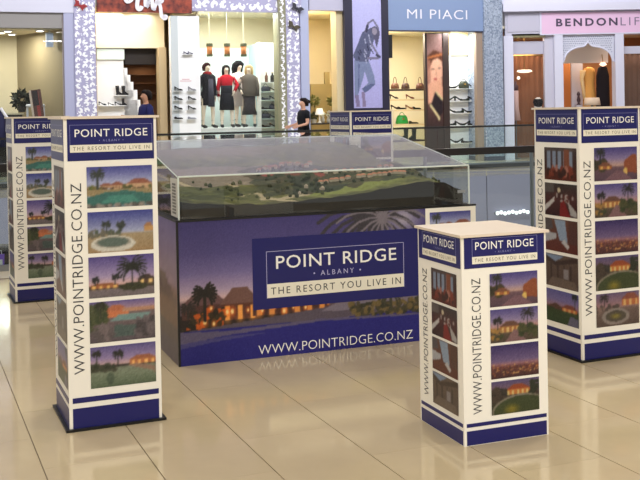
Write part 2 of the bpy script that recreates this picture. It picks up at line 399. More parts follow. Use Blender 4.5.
def p_dining(c):
    c.grad([(0, (60, 25, 22)), (.5, (90, 45, 40)), (1, (70, 62, 60))]); c.poly([(0, .1), (.35, .5), (.3, .58), (0, .3)], (225, 220, 215)); c.poly([(.45, 0), (.8, 0), (.6, .5), (.5, .5)], (150, 35, 30)); c.poly([(.8, .05), (1, 0), (1, .15), (.7, .5)], (200, 195, 190)); c.speck(.2, .9, .45, .7, [(200, 190, 185), (120, 60, 50)], 18, .07); c.rect(.0, .3, .7, 1, (110, 100, 95)); c.ell(.45, .8, .05, .08, (240, 220, 180))
def p_bath(c):
    c.grad([(0, (110, 45, 30)), (1, (120, 80, 60))]); c.poly([(.28, 1), (.62, 1), (.7, .3), (.45, .35)], (165, 185, 210)); c.poly([(.0, .25), (.35, .4), (.35, .55), (0, .6)], (200, 200, 205)); c.poly([(.5, .3), (.7, .1), (.75, .2), (.6, .4)], (220, 215, 215)); c.rect(.72, 1, .3, 1, (100, 62, 48)); c.poly([(0, .6), (.25, .7), (.2, 1), (0, 1)], (100, 90, 90))
def p_porch(c):
    c.grad([(0, (95, 75, 65)), (1, (110, 88, 72))]); c.poly([(0, 1), (.6, 1), (.3, .78), (0, .95)], (150, 170, 200)); c.poly([(0, .95), (.3, .78), (1, 1), (1, .85), (.3, .66), (0, .8)], (70, 50, 40))
    for i in range(4): c.rect(.15 + .2 * i, .2 + .2 * i, .25, .7, (70, 52, 42))
    c.rect(.55, .7, .3, .6, (160, 150, 150)); c.poly([(0, 0), (1, 0), (.9, .25), (.2, .3)], (125, 105, 90))
def p_garden(c):
    c.grad([(0, (50, 75, 35)), (.45, (65, 80, 45)), (.5, (190, 140, 150)), (.7, (140, 125, 180)), (1, (110, 105, 175))]); c.house(.5, .95, .4, .62, (150, 80, 60), (230, 120, 60), (255, 190, 110), 3); c.poly([(0, .45), (.3, .6), (.5, .5), (.5, .4)], (110, 75, 60)); c.poly([(.65, 0), (1, 0), (1, .25), (.75, .3)], (120, 115, 140)); c.palm(.88, .5, .4, (50, 55, 50), .12)
SETS = {'pool': [p_pool, p_spa, p_palm, p_rocks, p_pond], 'villa': [p_villa, p_drive, p_night, p_lawn, p_spa2], 'room': [p_lounge, p_dining, p_bath, p_porch, p_garden]}
_ph = {}
PHW = {}
def photo_mesh(st, i, x, w, z, h):
    key = (st, i, x, w, z, h)
    if key not in _ph:
        c = ph(SETS[st][i], 10 * i + len(st)); _ph[key] = c.mesh(w, h, x, z, -.0022, 'photo_print'); _ph[key].materials.append(INK)
    return _ph[key]

TALL = dict(w=.444, h=1.492, hx=(.016, .430), hz=(1.281, 1.487), tx=(.051, .399), tz=(1.394, 1.431), ax=(.165, .282), az=(1.3705, 1.3815), sx=(.028, .422), sz=(1.3215, 1.357),
            px=(.103, .315), ptop=1.250, phh=.196, pit=.2155, n=5, b1=(.131, .156), b2=(.004, .106), wx=(.027, .05), wz=(.268, .907))
SHORT = dict(w=.434, h=.938, hx=(.013, .424), hz=(.787, .934), tx=(.068, .368), tz=(.868, .903), ax=(.168, .268), az=(.850, .859), sx=(.052, .387), sz=(.806, .838),
             px=(.139, .247), ptop=.756, phh=.149, pit=.1615, n=4, b1=(.083, .099), b2=(.003, .066), wx=(.047, .045), wz=(.138, .604))
_tw = {}
def TM(key, fn):
    if key not in _tw: _tw[key] = fn()
    return _tw[key]
def tower(L, cx, cy, th, label, front, left, base=True, faces=(0, 1), photos=True):
    w, h = L['w'], L['h']; id_ = 'T' if L is TALL else 'S'
    r = np.array([math.cos(th), math.sin(th)]); l = np.array([-math.sin(th), math.cos(th)]); c = np.array([cx, cy]) + (r + l) * w / 2
    root = thing('display_tower', label, 'display stand', (c[0], c[1], 0), th, 'printed display towers')
    z0 = .012 if base else 0
    obj('body', TM((id_, 'body', base), lambda: MB().box(-w / 2, w / 2, -w / 2, w / 2, z0, h - .012).mesh('body')), cream, root)
    obj('lid', TM((id_, 'lid'), lambda: MB().box(-w / 2 - .012, w / 2 + .012, -w / 2 - .012, w / 2 + .012, h - .012, h).mesh('lid')), topcream, root, label='flat cream top board')
    if base: obj('base_plate', TM((id_, 'base'), lambda: MB().box(-w / 2 - .018, w / 2 + .018, -w / 2 - .018, w / 2 + .018, 0, .012).mesh('base_plate')), black, root, label='black base plate')
    for fc in faces:
        loc = (-w / 2, -w / 2, 0) if fc == 0 else (-w / 2, w / 2, 0); rz = 0 if fc == 0 else -PI / 2
        hx, hz = L['hx'], L['hz']
        hp = obj('header_panel', TM((id_, 'hp'), lambda: MB().box(hx[0], hx[1], -.002, .001, hz[0], hz[1]).mesh('header_panel')), navy, root, loc=loc, rz=rz, label='navy header panel with white title')
        t = L['tx']; tz = L['tz']
        words('title_word', text_mesh('POINT RIDGE', t[1] - t[0], tz[1] - tz[0], .005, 1.08, x=t[0], z=tz[0], y=-.0026), white_ink, hp, 2)
        t = L['ax']; tz = L['az']
        obj('subtitle_lettering', text_mesh('\u2022 ALBANY \u2022', t[1] - t[0], tz[1] - tz[0], 0, 1.5, x=t[0], z=tz[0], y=-.0026), silver_ink, hp)
        s_ = L['sx']; sz = L['sz']
        fr = MB(); yt = tz[1] + (hz[1] - tz[1]) * .66
        yt = hz[1] - .036 if id_ == 'T' else hz[1] - .018
        for (a, b, c0, c1) in ((s_[0], s_[1], yt, yt + .0014), (s_[0], s_[0] + .0014, sz[1], yt), (s_[1] - .0014, s_[1], sz[1], yt)): fr.box(a, b, -.0026, -.002, c0, c1)
        obj('rule_frame', TM((id_, 'rule'), lambda: fr.mesh('rule_frame')), silver_ink, hp)
        obj('tagline_strip', TM((id_, 'strip'), lambda: MB().box(s_[0], s_[1], -.0026, -.001, sz[0], sz[1]).mesh('tagline_strip')), cream_ink, hp)
        hh = sz[1] - sz[0]
        obj('tagline_lettering', text_mesh('THE RESORT YOU LIVE IN', (s_[1] - s_[0]) * .93, hh * .5, 0, 1.35, x=s_[0] + (s_[1] - s_[0]) * .035, z=sz[0] + hh * .25, y=-.0032), tan_ink, hp)
        if not photos: continue
        wx, wz = L['wx'], L['wz']
        obj('web_lettering', text_mesh('WWW.POINTRIDGE.CO.NZ', wx[1], wz[1], -.008, 1.04, x=wx[0], z=wz[0], y=-.0015, vertical=True), grey_ink, root, loc=loc, rz=rz, label='dark grey web address running upwards')
        px = L['px']
        for i in range(L['n']):
            z1 = L['ptop'] - L['pit'] * i
            obj('photo_print', photo_mesh(front if fc == 0 else left, i, px[0], px[1], z1 - L['phh'], L['phh']), None, root, loc=loc, rz=rz)
        for kk, nm in (('b1', 'narrow_band'), ('b2', 'foot_band')):
            b = L[kk]; obj(nm, TM((id_, kk), lambda: MB().box(hx[0], hx[1], -.002, .001, b[0], b[1]).mesh(nm)), navy, root, loc=loc, rz=rz)
    return root
tower(TALL, -1.2105, 4.7905, .39, 'tall cream display tower with pool photographs, nearest on the left', 'pool', 'room')
tower(TALL, -2.4626, 8.1128, .397, 'tall display tower half hidden behind the nearest left tower', 'pool', 'room')
tower(TALL, .2775, 9.3233, .4282, 'display tower behind the glass-covered model, only its navy header showing', 'villa', 'room')
tower(TALL, 1.508, 5.9168, .402, 'tall display tower at the right edge with dusk villa photographs', 'villa', 'room')
tower(SHORT, .6129, 4.4744, .3589, 'short waist-high display tower standing in front of the model counter', 'villa', 'room', base=False)

# ------------------------------------------------------------------ MODEL COUNTER
KF = Frame(-.8576, 5.9841, .3642)
KW, KD, KH = 2.004, 2.40, .865
SF, ZF, SB, ZB = 0.0, 1.117, 1.15, 1.305
counter = thing('display_counter', 'long navy counter printed with a dusk resort scene, under the landscape model', 'counter', KF.w(0, 0, 0), KF.th)
MB().box(.004, KW - .004, .004, KD, .0, KH - .012).build('plinth', mat('counter_side_board', (70, 62, 84), .3, .45), counter)
MB().box(-.004, KW + .004, -.004, KD + .004, KH - .012, KH).build('top_edge', black, counter, label='black top edge')
MB().box(-.003, .010, -.003, .010, 0, KH - .012).build('corner_trim', black, counter)
c = Canvas(330, 160, asp=1.67 / .853, seed=7)
ax = lambda a: a / 1.635
az = lambda z: z / .853
c.grad([(0, (36, 34, 115)), (az(.2), (36, 34, 115)), (az(.21), (110, 85, 95)), (az(.36), (95, 75, 85)), (az(.39), (206, 172, 170)), (az(.44), (168, 148, 172)), (az(.54), (114, 102, 148)), (az(.66), (80, 72, 124)), (1, (64, 57, 112))])
c.rect(0, 1, az(.2), az(.36), (92, 74, 80))
c.rect(0, ax(.9), az(.2), az(.30), (40, 32, 30))
c.house(ax(.02), ax(.30), az(.27), az(.43), (105, 75, 75), (80, 50, 45)); c.house(ax(.26), ax(.50), az(.25), az(.44), (110, 78, 70), (92, 52, 40), (240, 160, 80), 3); c.house(ax(.46), ax(.95), az(.26), az(.40), (105, 72, 65), (70, 42, 38), (220, 140, 70), 6)
c.speck(ax(.05), ax(.28), az(.22), az(.32), [(35, 32, 22), (55, 45, 28), (200, 90, 30)], 60, .022)
for a, z, q in ((.16, .25, 1), (.215, .235, .8), (.30, .30, 1), (.33, .30, 1), (.20, .33, .7), (.43, .30, .6), (.52, .29, .7), (.60, .30, .5), (.66, .275, .9), (.72, .29, .5), (.80, .285, .7), (.95, .30, .5)):
    c.ell(ax(a), az(z), .02 * q, .055 * q, (255, 120, 40), .8, 1); c.ell(ax(a), az(z), .008 * q, .024 * q, (255, 225, 150), 1, .6)
c.palm(ax(.162), az(.26), az(.155), (38, 34, 30), .085, fr=15, t=.008); c.palm(ax(.06), az(.28), az(.06), (50, 42, 40), .05, t=.006)
c.poly([(ax(.02), az(.2)), (ax(.45), az(.235)), (ax(1.0), az(.28)), (1, az(.34)), (1, az(.2))], (86, 76, 88)); c.poly([(ax(.9), az(.25)), (ax(1.15), az(.36)), (1, az(.40)), (1, az(.22))], (132, 122, 136), .7)
c.speck(ax(1.1), ax(1.6), az(.2), az(.28), [(46, 46, 34), (66, 60, 42), (110, 92, 56)], 120, .024); c.palm(ax(1.38), az(.22), az(.1), (60, 58, 45), .09, fr=13)
c.ell(ax(1.48), az(.80), .10, .16, (190, 182, 186), .9, 1); c.palm(ax(1.24), az(.62), az(.20), (58, 54, 60), .40, fr=25, t=.013, sp=1.75); c.palm(ax(1.33), az(.66), az(.15), (120, 112, 120), .36, fr=15, t=.008, sp=1.7)
c.poly([(0, az(.125)), (ax(.3), az(.16)), (ax(.9), az(.19)), (1, az(.17)), (1, az(.18)), (ax(.9), az(.205)), (ax(.3), az(.185)), (0, az(.20))], (92, 84, 112)); c.poly([(0, az(.10)), (ax(.2), az(.125)), (ax(.6), az(.155)), (ax(.25), az(.15)), (0, az(.13))], (70, 66, 120))
c.blur(1); c.noise(4)
fp = obj('front_print', c.mesh(1.635, .853, 0, 0, -.001, 'front_print'), INK, counter, label='dusk sky, lit houses and palms above a navy band')
lg = MB().box(.462, 1.578, -.003, 0, .295, .730).build('logo_panel', navy, counter, label='navy panel with white title')
words('title_word', text_mesh('POINT RIDGE', .81, .080, .006, 1.08, x=.612, z=.535, y=-.0036), white_ink, lg, 2)
obj('subtitle_lettering', text_mesh('\u2022 ALBANY \u2022', .32, .031, 0, 1.5, x=.855, z=.476, y=-.0036), mat('lilac_ink', (190, 188, 225), .4, .3), lg)
m_ = MB()
for a, b, z0, z1 in ((.55, 1.475, .643, .646), (.55, .553, .36, .645), (1.472, 1.475, .36, .645)): m_.box(a, b, -.0036, -.003, z0, z1)
m_.build('rule_frame', mat('lilac_ink', (190, 188, 225)), lg)
MB().box(.552, 1.474, -.0034, -.002, .361, .446).build('tagline_strip', cream_ink, lg)
words('tagline_word', text_mesh('THE RESORT YOU LIVE IN', .875, .043, .0, 1.3, x=.576, z=.381, y=-.004), grey_ink, lg, 5)
obj('web_lettering', text_mesh('WWW.POINTRIDGE.CO.NZ', 1.04, .056, -.010, 1.02, x=.49, z=.022, y=-.003), white_ink, counter, label='white web address along the foot')
MB().box(1.635, KW, -.003, 0, 0, .853).build('photo_column', cream, counter, label='cream strip with stacked photographs at the right end')
for i in range(4):
    obj('photo_print', ph(SETS['pool'][i], 30 + i).mesh(.30, .175, 1.665, .650 - .2 * i, -.004, 'photo_print'), INK, counter)
c = Canvas(50, 30, asp=2.4 / .85, seed=9)
c.grad([(0, (80, 68, 82)), (.16, (85, 72, 80)), (.17, (105, 80, 75)), (.5, (130, 95, 80)), (.55, (150, 120, 130)), (1, (104, 92, 145))]); c.house(.5, .98, .25, .62, (100, 72, 60), (115, 82, 62)); c.rect(0, 1, .17, .26, (85, 68, 65)); c.noise(4)
obj('side_print', c.mesh(KD, .853, 0, 0, -.001, 'side_print'), INK, counter, loc=(0, KD, 0), rz=-PI / 2)

# acrylic cover
case = thing('display_case', 'clear acrylic cover with a sloping front, over the landscape model', 'display case', KF.w(0, 0, KH), KF.th)
z_ = lambda z: z - KH
x0, x1, y0, y1 = .02, KW - .035, .02, KD - .02
MB().box(x0, x1, y0, y0 + .006, 0, z_(ZF)).build('front_pane', acrylic, case)
MB().box(x0, x1, y1 - .006, y1, 0, z_(ZB)).build('back_pane', acrylic, case)
for x in (x0, x1 - .006):
    m_ = MB(); P = [(y0, 0), (y1, 0), (y1, z_(ZB)), (SB, z_(ZB)), (y0, z_(ZF))]
    m_.add([(x, a, b) for a, b in P] + [(x + .006, a, b) for a, b in P], [(0, 4, 3, 2, 1), (5, 6, 7, 8, 9)] + [(i, (i + 1) % 5, (i + 1) % 5 + 5, i + 5) for i in range(5)])
    m_.build('side_pane', acrylic, case)
def slab(ya, za, yb, zb, t=.006):
    return MB().add([(x0, ya, za), (x1, ya, za), (x1, yb, zb), (x0, yb, zb), (x0, ya, za + t), (x1, ya, za + t), (x1, yb, zb + t), (x0, yb, zb + t)],
                    [(0, 3, 2, 1), (4, 5, 6, 7), (0, 1, 5, 4), (1, 2, 6, 5), (2, 3, 7, 6), (3, 0, 4, 7)])
slab(y0, z_(ZF), SB, z_(ZB)).build('sloping_pane', acrylic, case)
slab(SB, z_(ZB), y1, z_(ZB)).build('top_pane', acrylic, case)
ed = .0055
for nm, pts in (('edge_strip', [(x0, y0, z_(ZF) + .004), (x1, y0, z_(ZF) + .004)]), ('edge_strip', [(x0, y0, 0), (x0, y0, z_(ZF))]), ('edge_strip', [(x1, y0, 0), (x1, y0, z_(ZF))]),
                ('edge_strip', [(x0, y0, z_(ZF)), (x0, SB, z_(ZB))]), ('edge_strip', [(x1, y0, z_(ZF)), (x1, SB, z_(ZB))]), ('edge_strip', [(x0, SB, z_(ZB)), (x1, SB, z_(ZB))])):
    rr = ed if pts[0][1] == y0 and pts[1][1] == y0 else .0035
    MB().tube(pts, rr, 5).build(nm, edge_ac, case)
ns = MB().box(x0 - .003, x0 + .0, .035, .215, .012, z_(ZF) - .01).build('name_strip', mat('frosted_strip', (196, 194, 186), .5), case, label='frosted strip with small dark characters')
sm = MB()
for i in range(10): sm.box(x0 - .0045, x0 - .003, .080, .170, .03 + .019 * i, .042 + .019 * i)
sm.build('strip_marks', mat('strip_mark_ink', (110, 108, 102), .5), ns)
pl = MB().box(x1 - .085, x1 - .025, y0 - .002, y0, .075, .095).build('name_plate', mat('grey_plate', (150, 155, 158), .4), case)

# landscape model
rs = np.random.RandomState(3)
NX, NY = 150, 160
u = np.linspace(0, 1, NX); v = np.linspace(0, 1, NY); U, V = np.meshgrid(u, v)
def vnoise(sc, seed):
    r_ = np.random.RandomState(seed); g = r_.rand(int(sc) + 3, int(sc) + 3); a = U * sc; b = V * sc * 1.2
    b = np.clip(b, 0, sc + 1.9); i = a.astype(int); j = b.astype(int); fa = a - i; fb = b - j; fa = fa * fa * (3 - 2 * fa); fb = fb * fb * (3 - 2 * fb)
    return (g[j, i] * (1 - fa) + g[j, i + 1] * fa) * (1 - fb) + (g[j + 1, i] * (1 - fa) + g[j + 1, i + 1] * fa) * fb
front = np.interp(u, [0, .12, .3, .45, .62, .78, .86, .93, 1], [.095, .075, .066, .078, .105, .140, .165, .145, .085])
sm_ = lambda t: np.clip(t, 0, 1) ** 2 * (3 - 2 * np.clip(t, 0, 1))
Z = front[None, :] * (1 - sm_(V / .45)) + (.205 + .03 * vnoise(4, 5)) * sm_(V / .45) + .03 * (vnoise(7, 2) - .5) * sm_(V / .08) + .012 * (vnoise(28, 4) - .5)
Z += .05 * np.exp(-((U - .52) / .14) ** 2 - ((V - .42) / .12) ** 2) - .03 * np.exp(-((U - .22) / .2) ** 2 - ((V - .35) / .1) ** 2)
Z += .13 * sm_((V - .45) / .35)
TX0, TX1, TY0, TY1 = x0 + .03, x1 - .03, y0 + .03, y1 - .03
tc_ = Canvas(NX, NY, asp=.83, seed=11)
n1 = vnoise(9, 21)[..., None]; n2 = vnoise(34, 22)[..., None]
tc_.c = np.array([84, 84, 40]) * (1 - n1) + np.array([118, 116, 58]) * n1; tc_.c *= .6 + .55 * n2
tc_.ell(.20, .40, .26, .15, (128, 112, 98), .95); tc_.ell(.85, .55, .25, .3, (120, 106, 92), .6, .8); tc_.ell(.3, .8, .5, .2, (122, 108, 96), .8, .5)
tc_.ell(.62, .10, .26, .07, (128, 134, 62), .9, .5); tc_.ell(.24, .09, .12, .05, (95, 95, 45), .8, .5)
for pts in ([(.02, .40), (.12, .24), (.22, .17), (.34, .06), (.38, 0)], [(.34, .06), (.46, .10), (.48, .16)], [(.34, .06), (.28, .2), (.25, .26)]):
    for a, b in zip(pts[:-1], pts[1:]): tc_.line(*a, *b, .012, (176, 158, 128))
tc_.speck(.35, .62, .12, .45, [(38, 46, 22), (52, 60, 28), (70, 60, 34)], 120, .03); tc_.speck(.0, .3, .1, .25, [(60, 64, 28), (78, 80, 36)], 60, .03); tc_.speck(.6, 1, .12, .4, [(48, 54, 24), (66, 60, 30)], 120, .025); tc_.speck(.4, .6, .3, .45, [(150, 70, 62), (120, 62, 50)], 12, .02)
tc_.noise(6)
verts = np.stack([TX0 + U * (TX1 - TX0), TY0 + V * (TY1 - TY0), Z], -1).reshape(-1, 3)
ii = np.arange(NX * NY).reshape(NY, NX); F = np.stack([ii[:-1, :-1], ii[:-1, 1:], ii[1:, 1:], ii[1:, :-1]], -1).reshape(-1, 4)
me = bpy.data.meshes.new('terrain'); me.from_pydata(verts.tolist(), [], F.tolist()); paint(me, np.clip(tc_.c.reshape(-1, 3), 0, 255))
model = thing('landscape_model', 'scale model of green hills with paths and tiny houses inside the acrylic cover', 'scale model', KF.w(0, 0, KH), KF.th)
obj('terrain', me, printmat('model_paint', .8, .2), model, True)
m_ = MB()
per = [(i, 0) for i in range(0, NX, 3)] + [(NX - 1, 0)] + [(NX - 1, j) for j in range(3, NY, 3)] + [(i, NY - 1) for i in range(NX - 1, -1, -3)] + [(0, j) for j in range(NY - 1, 0, -3)]
vs = []
for i, j in per:
    p = verts[j * NX + i]; vs += [(p[0], p[1], .001), (p[0], p[1], p[2] + .001)]
n = len(per); m_.add(vs, [(2 * k, 2 * ((k + 1) % n), 2 * ((k + 1) % n) + 1, 2 * k + 1) for k in range(n)])
m_.build('model_skirt', mat('black_model_skirt', (22, 20, 18), .5, .4), model, label='black curved edge of the model base')
MB().box(x0 + .006, x1 - .006, y0 + .006, y1 - .006, 0, .001).build('model_board', mat('black_model_skirt', (22, 20, 18)), model)
def hz(a, b): return Z[min(int(b * (NY - 1)), NY - 1), min(int(a * (NX - 1)), NX - 1)]
hm = MB().box(-.022, .022, -.016, .016, -.01, .016); hm.v = list(hm.v)
hm = hm.mesh('walls'); rf = MB().add([(-.026, -.02, .016), (.026, -.02, .016), (.026, .02, .016), (-.026, .02, .016), (-.014, 0, .032), (.014, 0, .032)], [(0, 1, 5, 4), (1, 2, 5), (2, 3, 4, 5), (3, 0, 4), (0, 3, 2, 1)]).mesh('roof')
wm = mat('model_wall', (206, 190, 165), .7); rm = mat('model_roof', (186, 124, 92), .7)
random.seed(4)
def mini(a, b, rz):
    h_ = obj('miniature_house', hm, wm, model, loc=(TX0 + a * (TX1 - TX0), TY0 + b * (TY1 - TY0), hz(a, b) + .004), rz=rz); h_.scale = (.72, .72, .72); obj('roof', rf, rm, h_)
for i in range(16): mini(.57 + .021 * i + random.uniform(-.004, .004) + (.02 if i > 5 else 0), .215 + .012 * random.random(), random.uniform(-.3, .3))
for i in range(12): mini(.60 + .028 * i + random.uniform(-.01, .01), .29 + .03 * random.random(), random.uniform(-.5, .5))
for i in range(8): mini(.40 + .03 * i, .36 + .05 * random.random(), random.uniform(-.8, .8))
tm = bpy.data.meshes.new('miniature_tree'); bm = bmesh.new(); bmesh.ops.create_icosphere(bm, subdivisions=1, radius=.014)
for q in bm.verts: q.co.z = q.co.z * 1.1 + .008; q.co.x *= random.uniform(.8, 1.2)
bm.to_mesh(tm); bm.free(); tg = [mat('model_tree_a', (44, 54, 24), .9), mat('model_tree_b', (72, 76, 34), .9), mat('model_tree_blossom', (190, 170, 150), .9)]
tms = []
for g in tg: t2 = tm.copy(); t2.materials.clear(); t2.materials.append(g); tms.append(t2)
for i in range(120):
    a, b = (random.uniform(.36, .56), random.uniform(.10, .4)) if i < 60 else (random.uniform(.02, .98), random.uniform(.07, .33))
    q = 2 if i in (3, 7, 9, 12, 15, 18) else (0 if i < 60 else random.randint(0, 1))
    o = obj('miniature_tree', tms[q], None, model, loc=(TX0 + a * (TX1 - TX0), TY0 + b * (TY1 - TY0), hz(a, b)))
    o.scale = (random.uniform(.7, 1.3),) * 3

# ------------------------------------------------------------------ NEAR BALUSTRADE
railm = mat('dark_handrail', (30, 26, 26), .3, .5); steel = mat('brushed_steel', (150, 154, 160), .3, .5, .8)
def balustrade(fr, ta, tb, n, step, zt, rw, label, posts=True, zb=0.0):
    root = thing('balustrade', label, 'balustrade', fr.w((ta + tb) / 2, n, zb), fr.th)
    hw = (tb - ta) / 2
    MB().box(-hw, hw, -rw, rw, zt - rw * 1.1, zt + rw * 1.1).build('handrail', railm, root)
    k = int(round((tb - ta) / step))
    pane = MB().box(.012, step - .012, -.006, .006, .06, zt - rw * 1.1 - zb).mesh('glass_pane'); post = MB().box(-.012, .012, .008, .055, 0, zt - rw - zb).mesh('post')
    for i in range(k):
        obj('glass_pane', pane, glass, root, loc=(-hw + i * step, 0, zb * 0))
        if posts: obj('post', post, steel, root, loc=(-hw + i * step, 0, 0))
    MB().box(-hw, hw, -.02, .02, 0, .06).build('base_channel', steel, root)
    return root
tb_, _ = NB.at(531, 180)
balustrade(NB, tb_ - 1.4 * 5, tb_ + 1.4 * 2, -.05, 1.4, 1.0, .036, 'glass balustrade with thick dark handrail behind the display towers')

# ------------------------------------------------------------------ FAR SIDE OF THE ATRIUM
FF = Frame(0, 28.0, .364)
BF = Frame(0, 30.2, .0)
ZFL = -.06
lil = mat('lilac_white_paint', (196, 198, 222), .5, noise=.03, nscale=2); lilw = mat('white_lilac_frame', (214, 214, 232), .45)
mb = MB(); mb.box(-16, 15, -2.0, 9, ZFL - .3, ZFL); far_floor = S(FF, mb, 'floor', mat('far_floor_tile', (205, 192, 170), .15, .5, noise=.04))
mb = MB(); mb.box(-16, 15, -2.03, -1.98, ZFL - .08, ZFL + .02); S(FF, mb, 'trim_2', mat('dark_slab_edge', (40, 40, 44), .4))
fasc = S(FF, MB().box(-16, 15, -1.97, -1.8, -1.9, ZFL - .08), 'wall_fascia', mat('fascia_backing', (70, 70, 80), .6))
ts, _ = FF.at(486.5, 175, -2.0)
pm = MB().box(.012, 1.588, -2.0, -1.97, -1.88, ZFL - .085).mesh('fascia_panel'); pmm = mat('grey_lilac_panel', (160, 158, 180), .25, .5)
for i in range(-9, 6): obj('fascia_panel', pm, pmm, fasc, loc=(ts + 1.6 * i, 0, 0))
S(FF, MB().box(-16, 15, 1.0, 1.2, -5, -1.9), 'wall_lower', mat('lower_level_wall', (96, 92, 104), .6))
S(NB, MB().box(-16, 16, 0, 24, -5.2, -5.0), 'floor', mat('lower_level_floor', (180, 168, 150), .2))
S(NB, MB().box(-9, 9, .0, .03, -1.4, -.02), 'wall_near_fascia', mat('grey_lilac_panel', (166, 164, 184)))
# upper wall and roof over the atrium
S(FF, MB().box(-16, 15, -.15, .0, 5.4, 9.6), 'wall_upper', mat('upper_wall_taupe', (158, 152, 164), .6, noise=.25, nscale=.5))
S(FF, MB().box(-16, 15, -20, 2, 9.6, 9.8), 'ceiling', mat('white_ceiling', (225, 222, 215)))
# glowing beads added for unidentified white marks on the slab; no lamps known there
t0, zz = FF.at(496, 213.5, -2.1); t1, _ = FF.at(530, 213.5, -2.1)
lamp = thing('mark_strip', 'row of small white glowing beads, added for unidentified marks, low on the far slab, right of the short tower top', 'light', FF.w((t0 + t1) / 2, -2.02, zz), FF.th)
MB().box(-(t1 - t0) / 2, (t1 - t0) / 2, -.02, 0, -.03, .03).build('rail', mat('fascia_backing', (70, 70, 80)), lamp)
bulb = MB().ell([(-.05, .02, .02), (-.03, .05, .04), (.02, .055, .045), (.05, .03, .02)], 8).mesh('bulb')
for i in range(9): obj('bulb', bulb, mat('mark_glow', (255, 255, 255), .4, emit=1.2), lamp, True, loc=(-(t1 - t0) / 2 + (i + .5) * (t1 - t0) / 9, -.06, .02 * math.sin(i * 2.1)))

ta_, _ = FF.at(-40, 130, -1.95); tbb, _ = FF.at(600, 130, -1.95)
nst = int((tbb - ta_) / 1.5)
balustrade(FF, ta_, ta_ + nst * 1.5, -1.95, 1.5, 1.045, .022, 'distant glass balustrade with thin black handrail in front of the shops', posts=False, zb=ZFL)

def frect(mb, x0, x1, y0, y1, n0, n1, fr=FF):
    a, b, z0, z1 = fr.rect(x0, x1, y0, y1, n0); return mb.box(a, b, n0, n1, z0, z1)
def T_(x, y=60, n=0, fr=None): return (fr or FF).at(x, y, n)[0]
def Z_(x, y, n=0, fr=None): return (fr or FF).at(x, y, n)[1]
def room(fr, xa, xb, ytop, depth, wallc, ceilc=None, n0=.05, left=True, right=True, floor_=False, splay=0):
    """interior of one shop: walls and ceiling behind the shopfront"""
    t0 = T_(xa, 60, n0, fr); t1 = T_(xb, 60, n0, fr); zt = Z_((xa + xb) / 2, ytop, n0, fr) + .12
    w_ = mat('wall_' + '_'.join(map(str, wallc)), wallc, .7, noise=.03, nscale=1.5)
    k0 = T_(xa, 60, depth, fr) - t0; k1 = T_(xb, 60, depth, fr) - t1     # the party walls run back at a slant
    S(fr, MB().box(t0 + k0, t1 + k1, depth, depth + .1, ZFL, zt), 'wall_back', w_)
    def slant(t, k, th):
        vs = [(t, n0), (t + th, n0), (t + k + th, depth), (t + k, depth)]
        return MB().add([(x, y, z) for z in (ZFL, zt) for x, y in vs], [(0, 3, 2, 1), (4, 5, 6, 7), (0, 1, 5, 4), (1, 2, 6, 5), (2, 3, 7, 6), (3, 0, 4, 7)])
    if left: S(fr, slant(t0 - .04, k0 * .96, .03), 'wall_left', w_)
    if right: S(fr, slant(t1 + .01, k1, .03), 'wall_right', w_)
    S(fr, MB().box(t0 - .1, t1 + k1 + .1, n0, depth + .1, zt, zt + .08), 'ceiling', mat('shop_ceiling_' + '_'.join(map(str, ceilc or wallc)), ceilc or wallc, .7))
    return t0, t1, zt
def shoplight(fr, x, n, z, e, size=1.0, col=(1, .93, .80), sizey=None):
    return area('shop_light', fr.w(x, n, z), size, e, col, (0, 0, fr.th), sizey)

# --- scroll decoration
def scrolls(mb, a, b, z0, z1, n, size, seed):
    r_ = random.Random(seed); cols = max(1, int((b - a) / size)); rows = max(1, int((z1 - z0) / size))
    for i in range(cols):
        for j in range(rows):
            cx = a + (i + .5) * (b - a) / cols; cz = z0 + (j + .5) * (z1 - z0) / rows; sg = 1 if (i + j) % 2 else -1; ph0 = r_.uniform(0, 6.28); s = size * .42
            pts = []
            for k in range(11):
                q = k / 10; rr = s * (1 - .72 * q); an = ph0 + sg * q * 5.0; pts.append((min(max(cx + rr * math.cos(an), a), b), min(max(cz + rr * math.sin(an), z0), z1)))
            mb.ribbon(pts, [s * .28 + s * .68 * math.sin(PI * min(1, k / 10 + .15)) for k in range(11)], n, .006)
            for q in range(2):
                an = ph0 + 2.2 + q * 1.8; ex, ez = cx + s * 1.1 * math.cos(an), cz + s * 1.1 * math.sin(an)
                if a < ex < b and z0 < ez < z1: mb.ribbon([(ex, ez), (ex + s * .25 * math.cos(an + 1), ez + s * .25 * math.sin(an + 1)), (ex + s * .5 * math.cos(an + 1), ez + s * .5 * math.sin(an + 1))], [.01, s * .42, .01], n, .006)
    return mb
scrollw = mat('white_scroll_vinyl', (250, 250, 255), .5); lilac_col = mat('lilac_column', (172, 169, 202), .5)
def scroll_column(x0, x1, label, seed, size=.155, y0=-12, y1=160, base=lilac_col, scr=scrollw, n=-.12):
    a, b, z0, z1 = FF.rect(x0, x1, 60, 61, n); z0 = ZFL; z1 = 5.4
    root = thing('column', label, 'column', FF.w((a + b) / 2, 0, ZFL), FF.th)
    w = (b - a) / 2
    MB().box(-w, w, n, .3, 0, z1 - ZFL).build('shaft', base, root)
    scrolls(MB(), -w, w, .3, z1 - ZFL - .05, n - .001, size, seed).build('scrollwork', scr, root, kind='stuff')
    return root
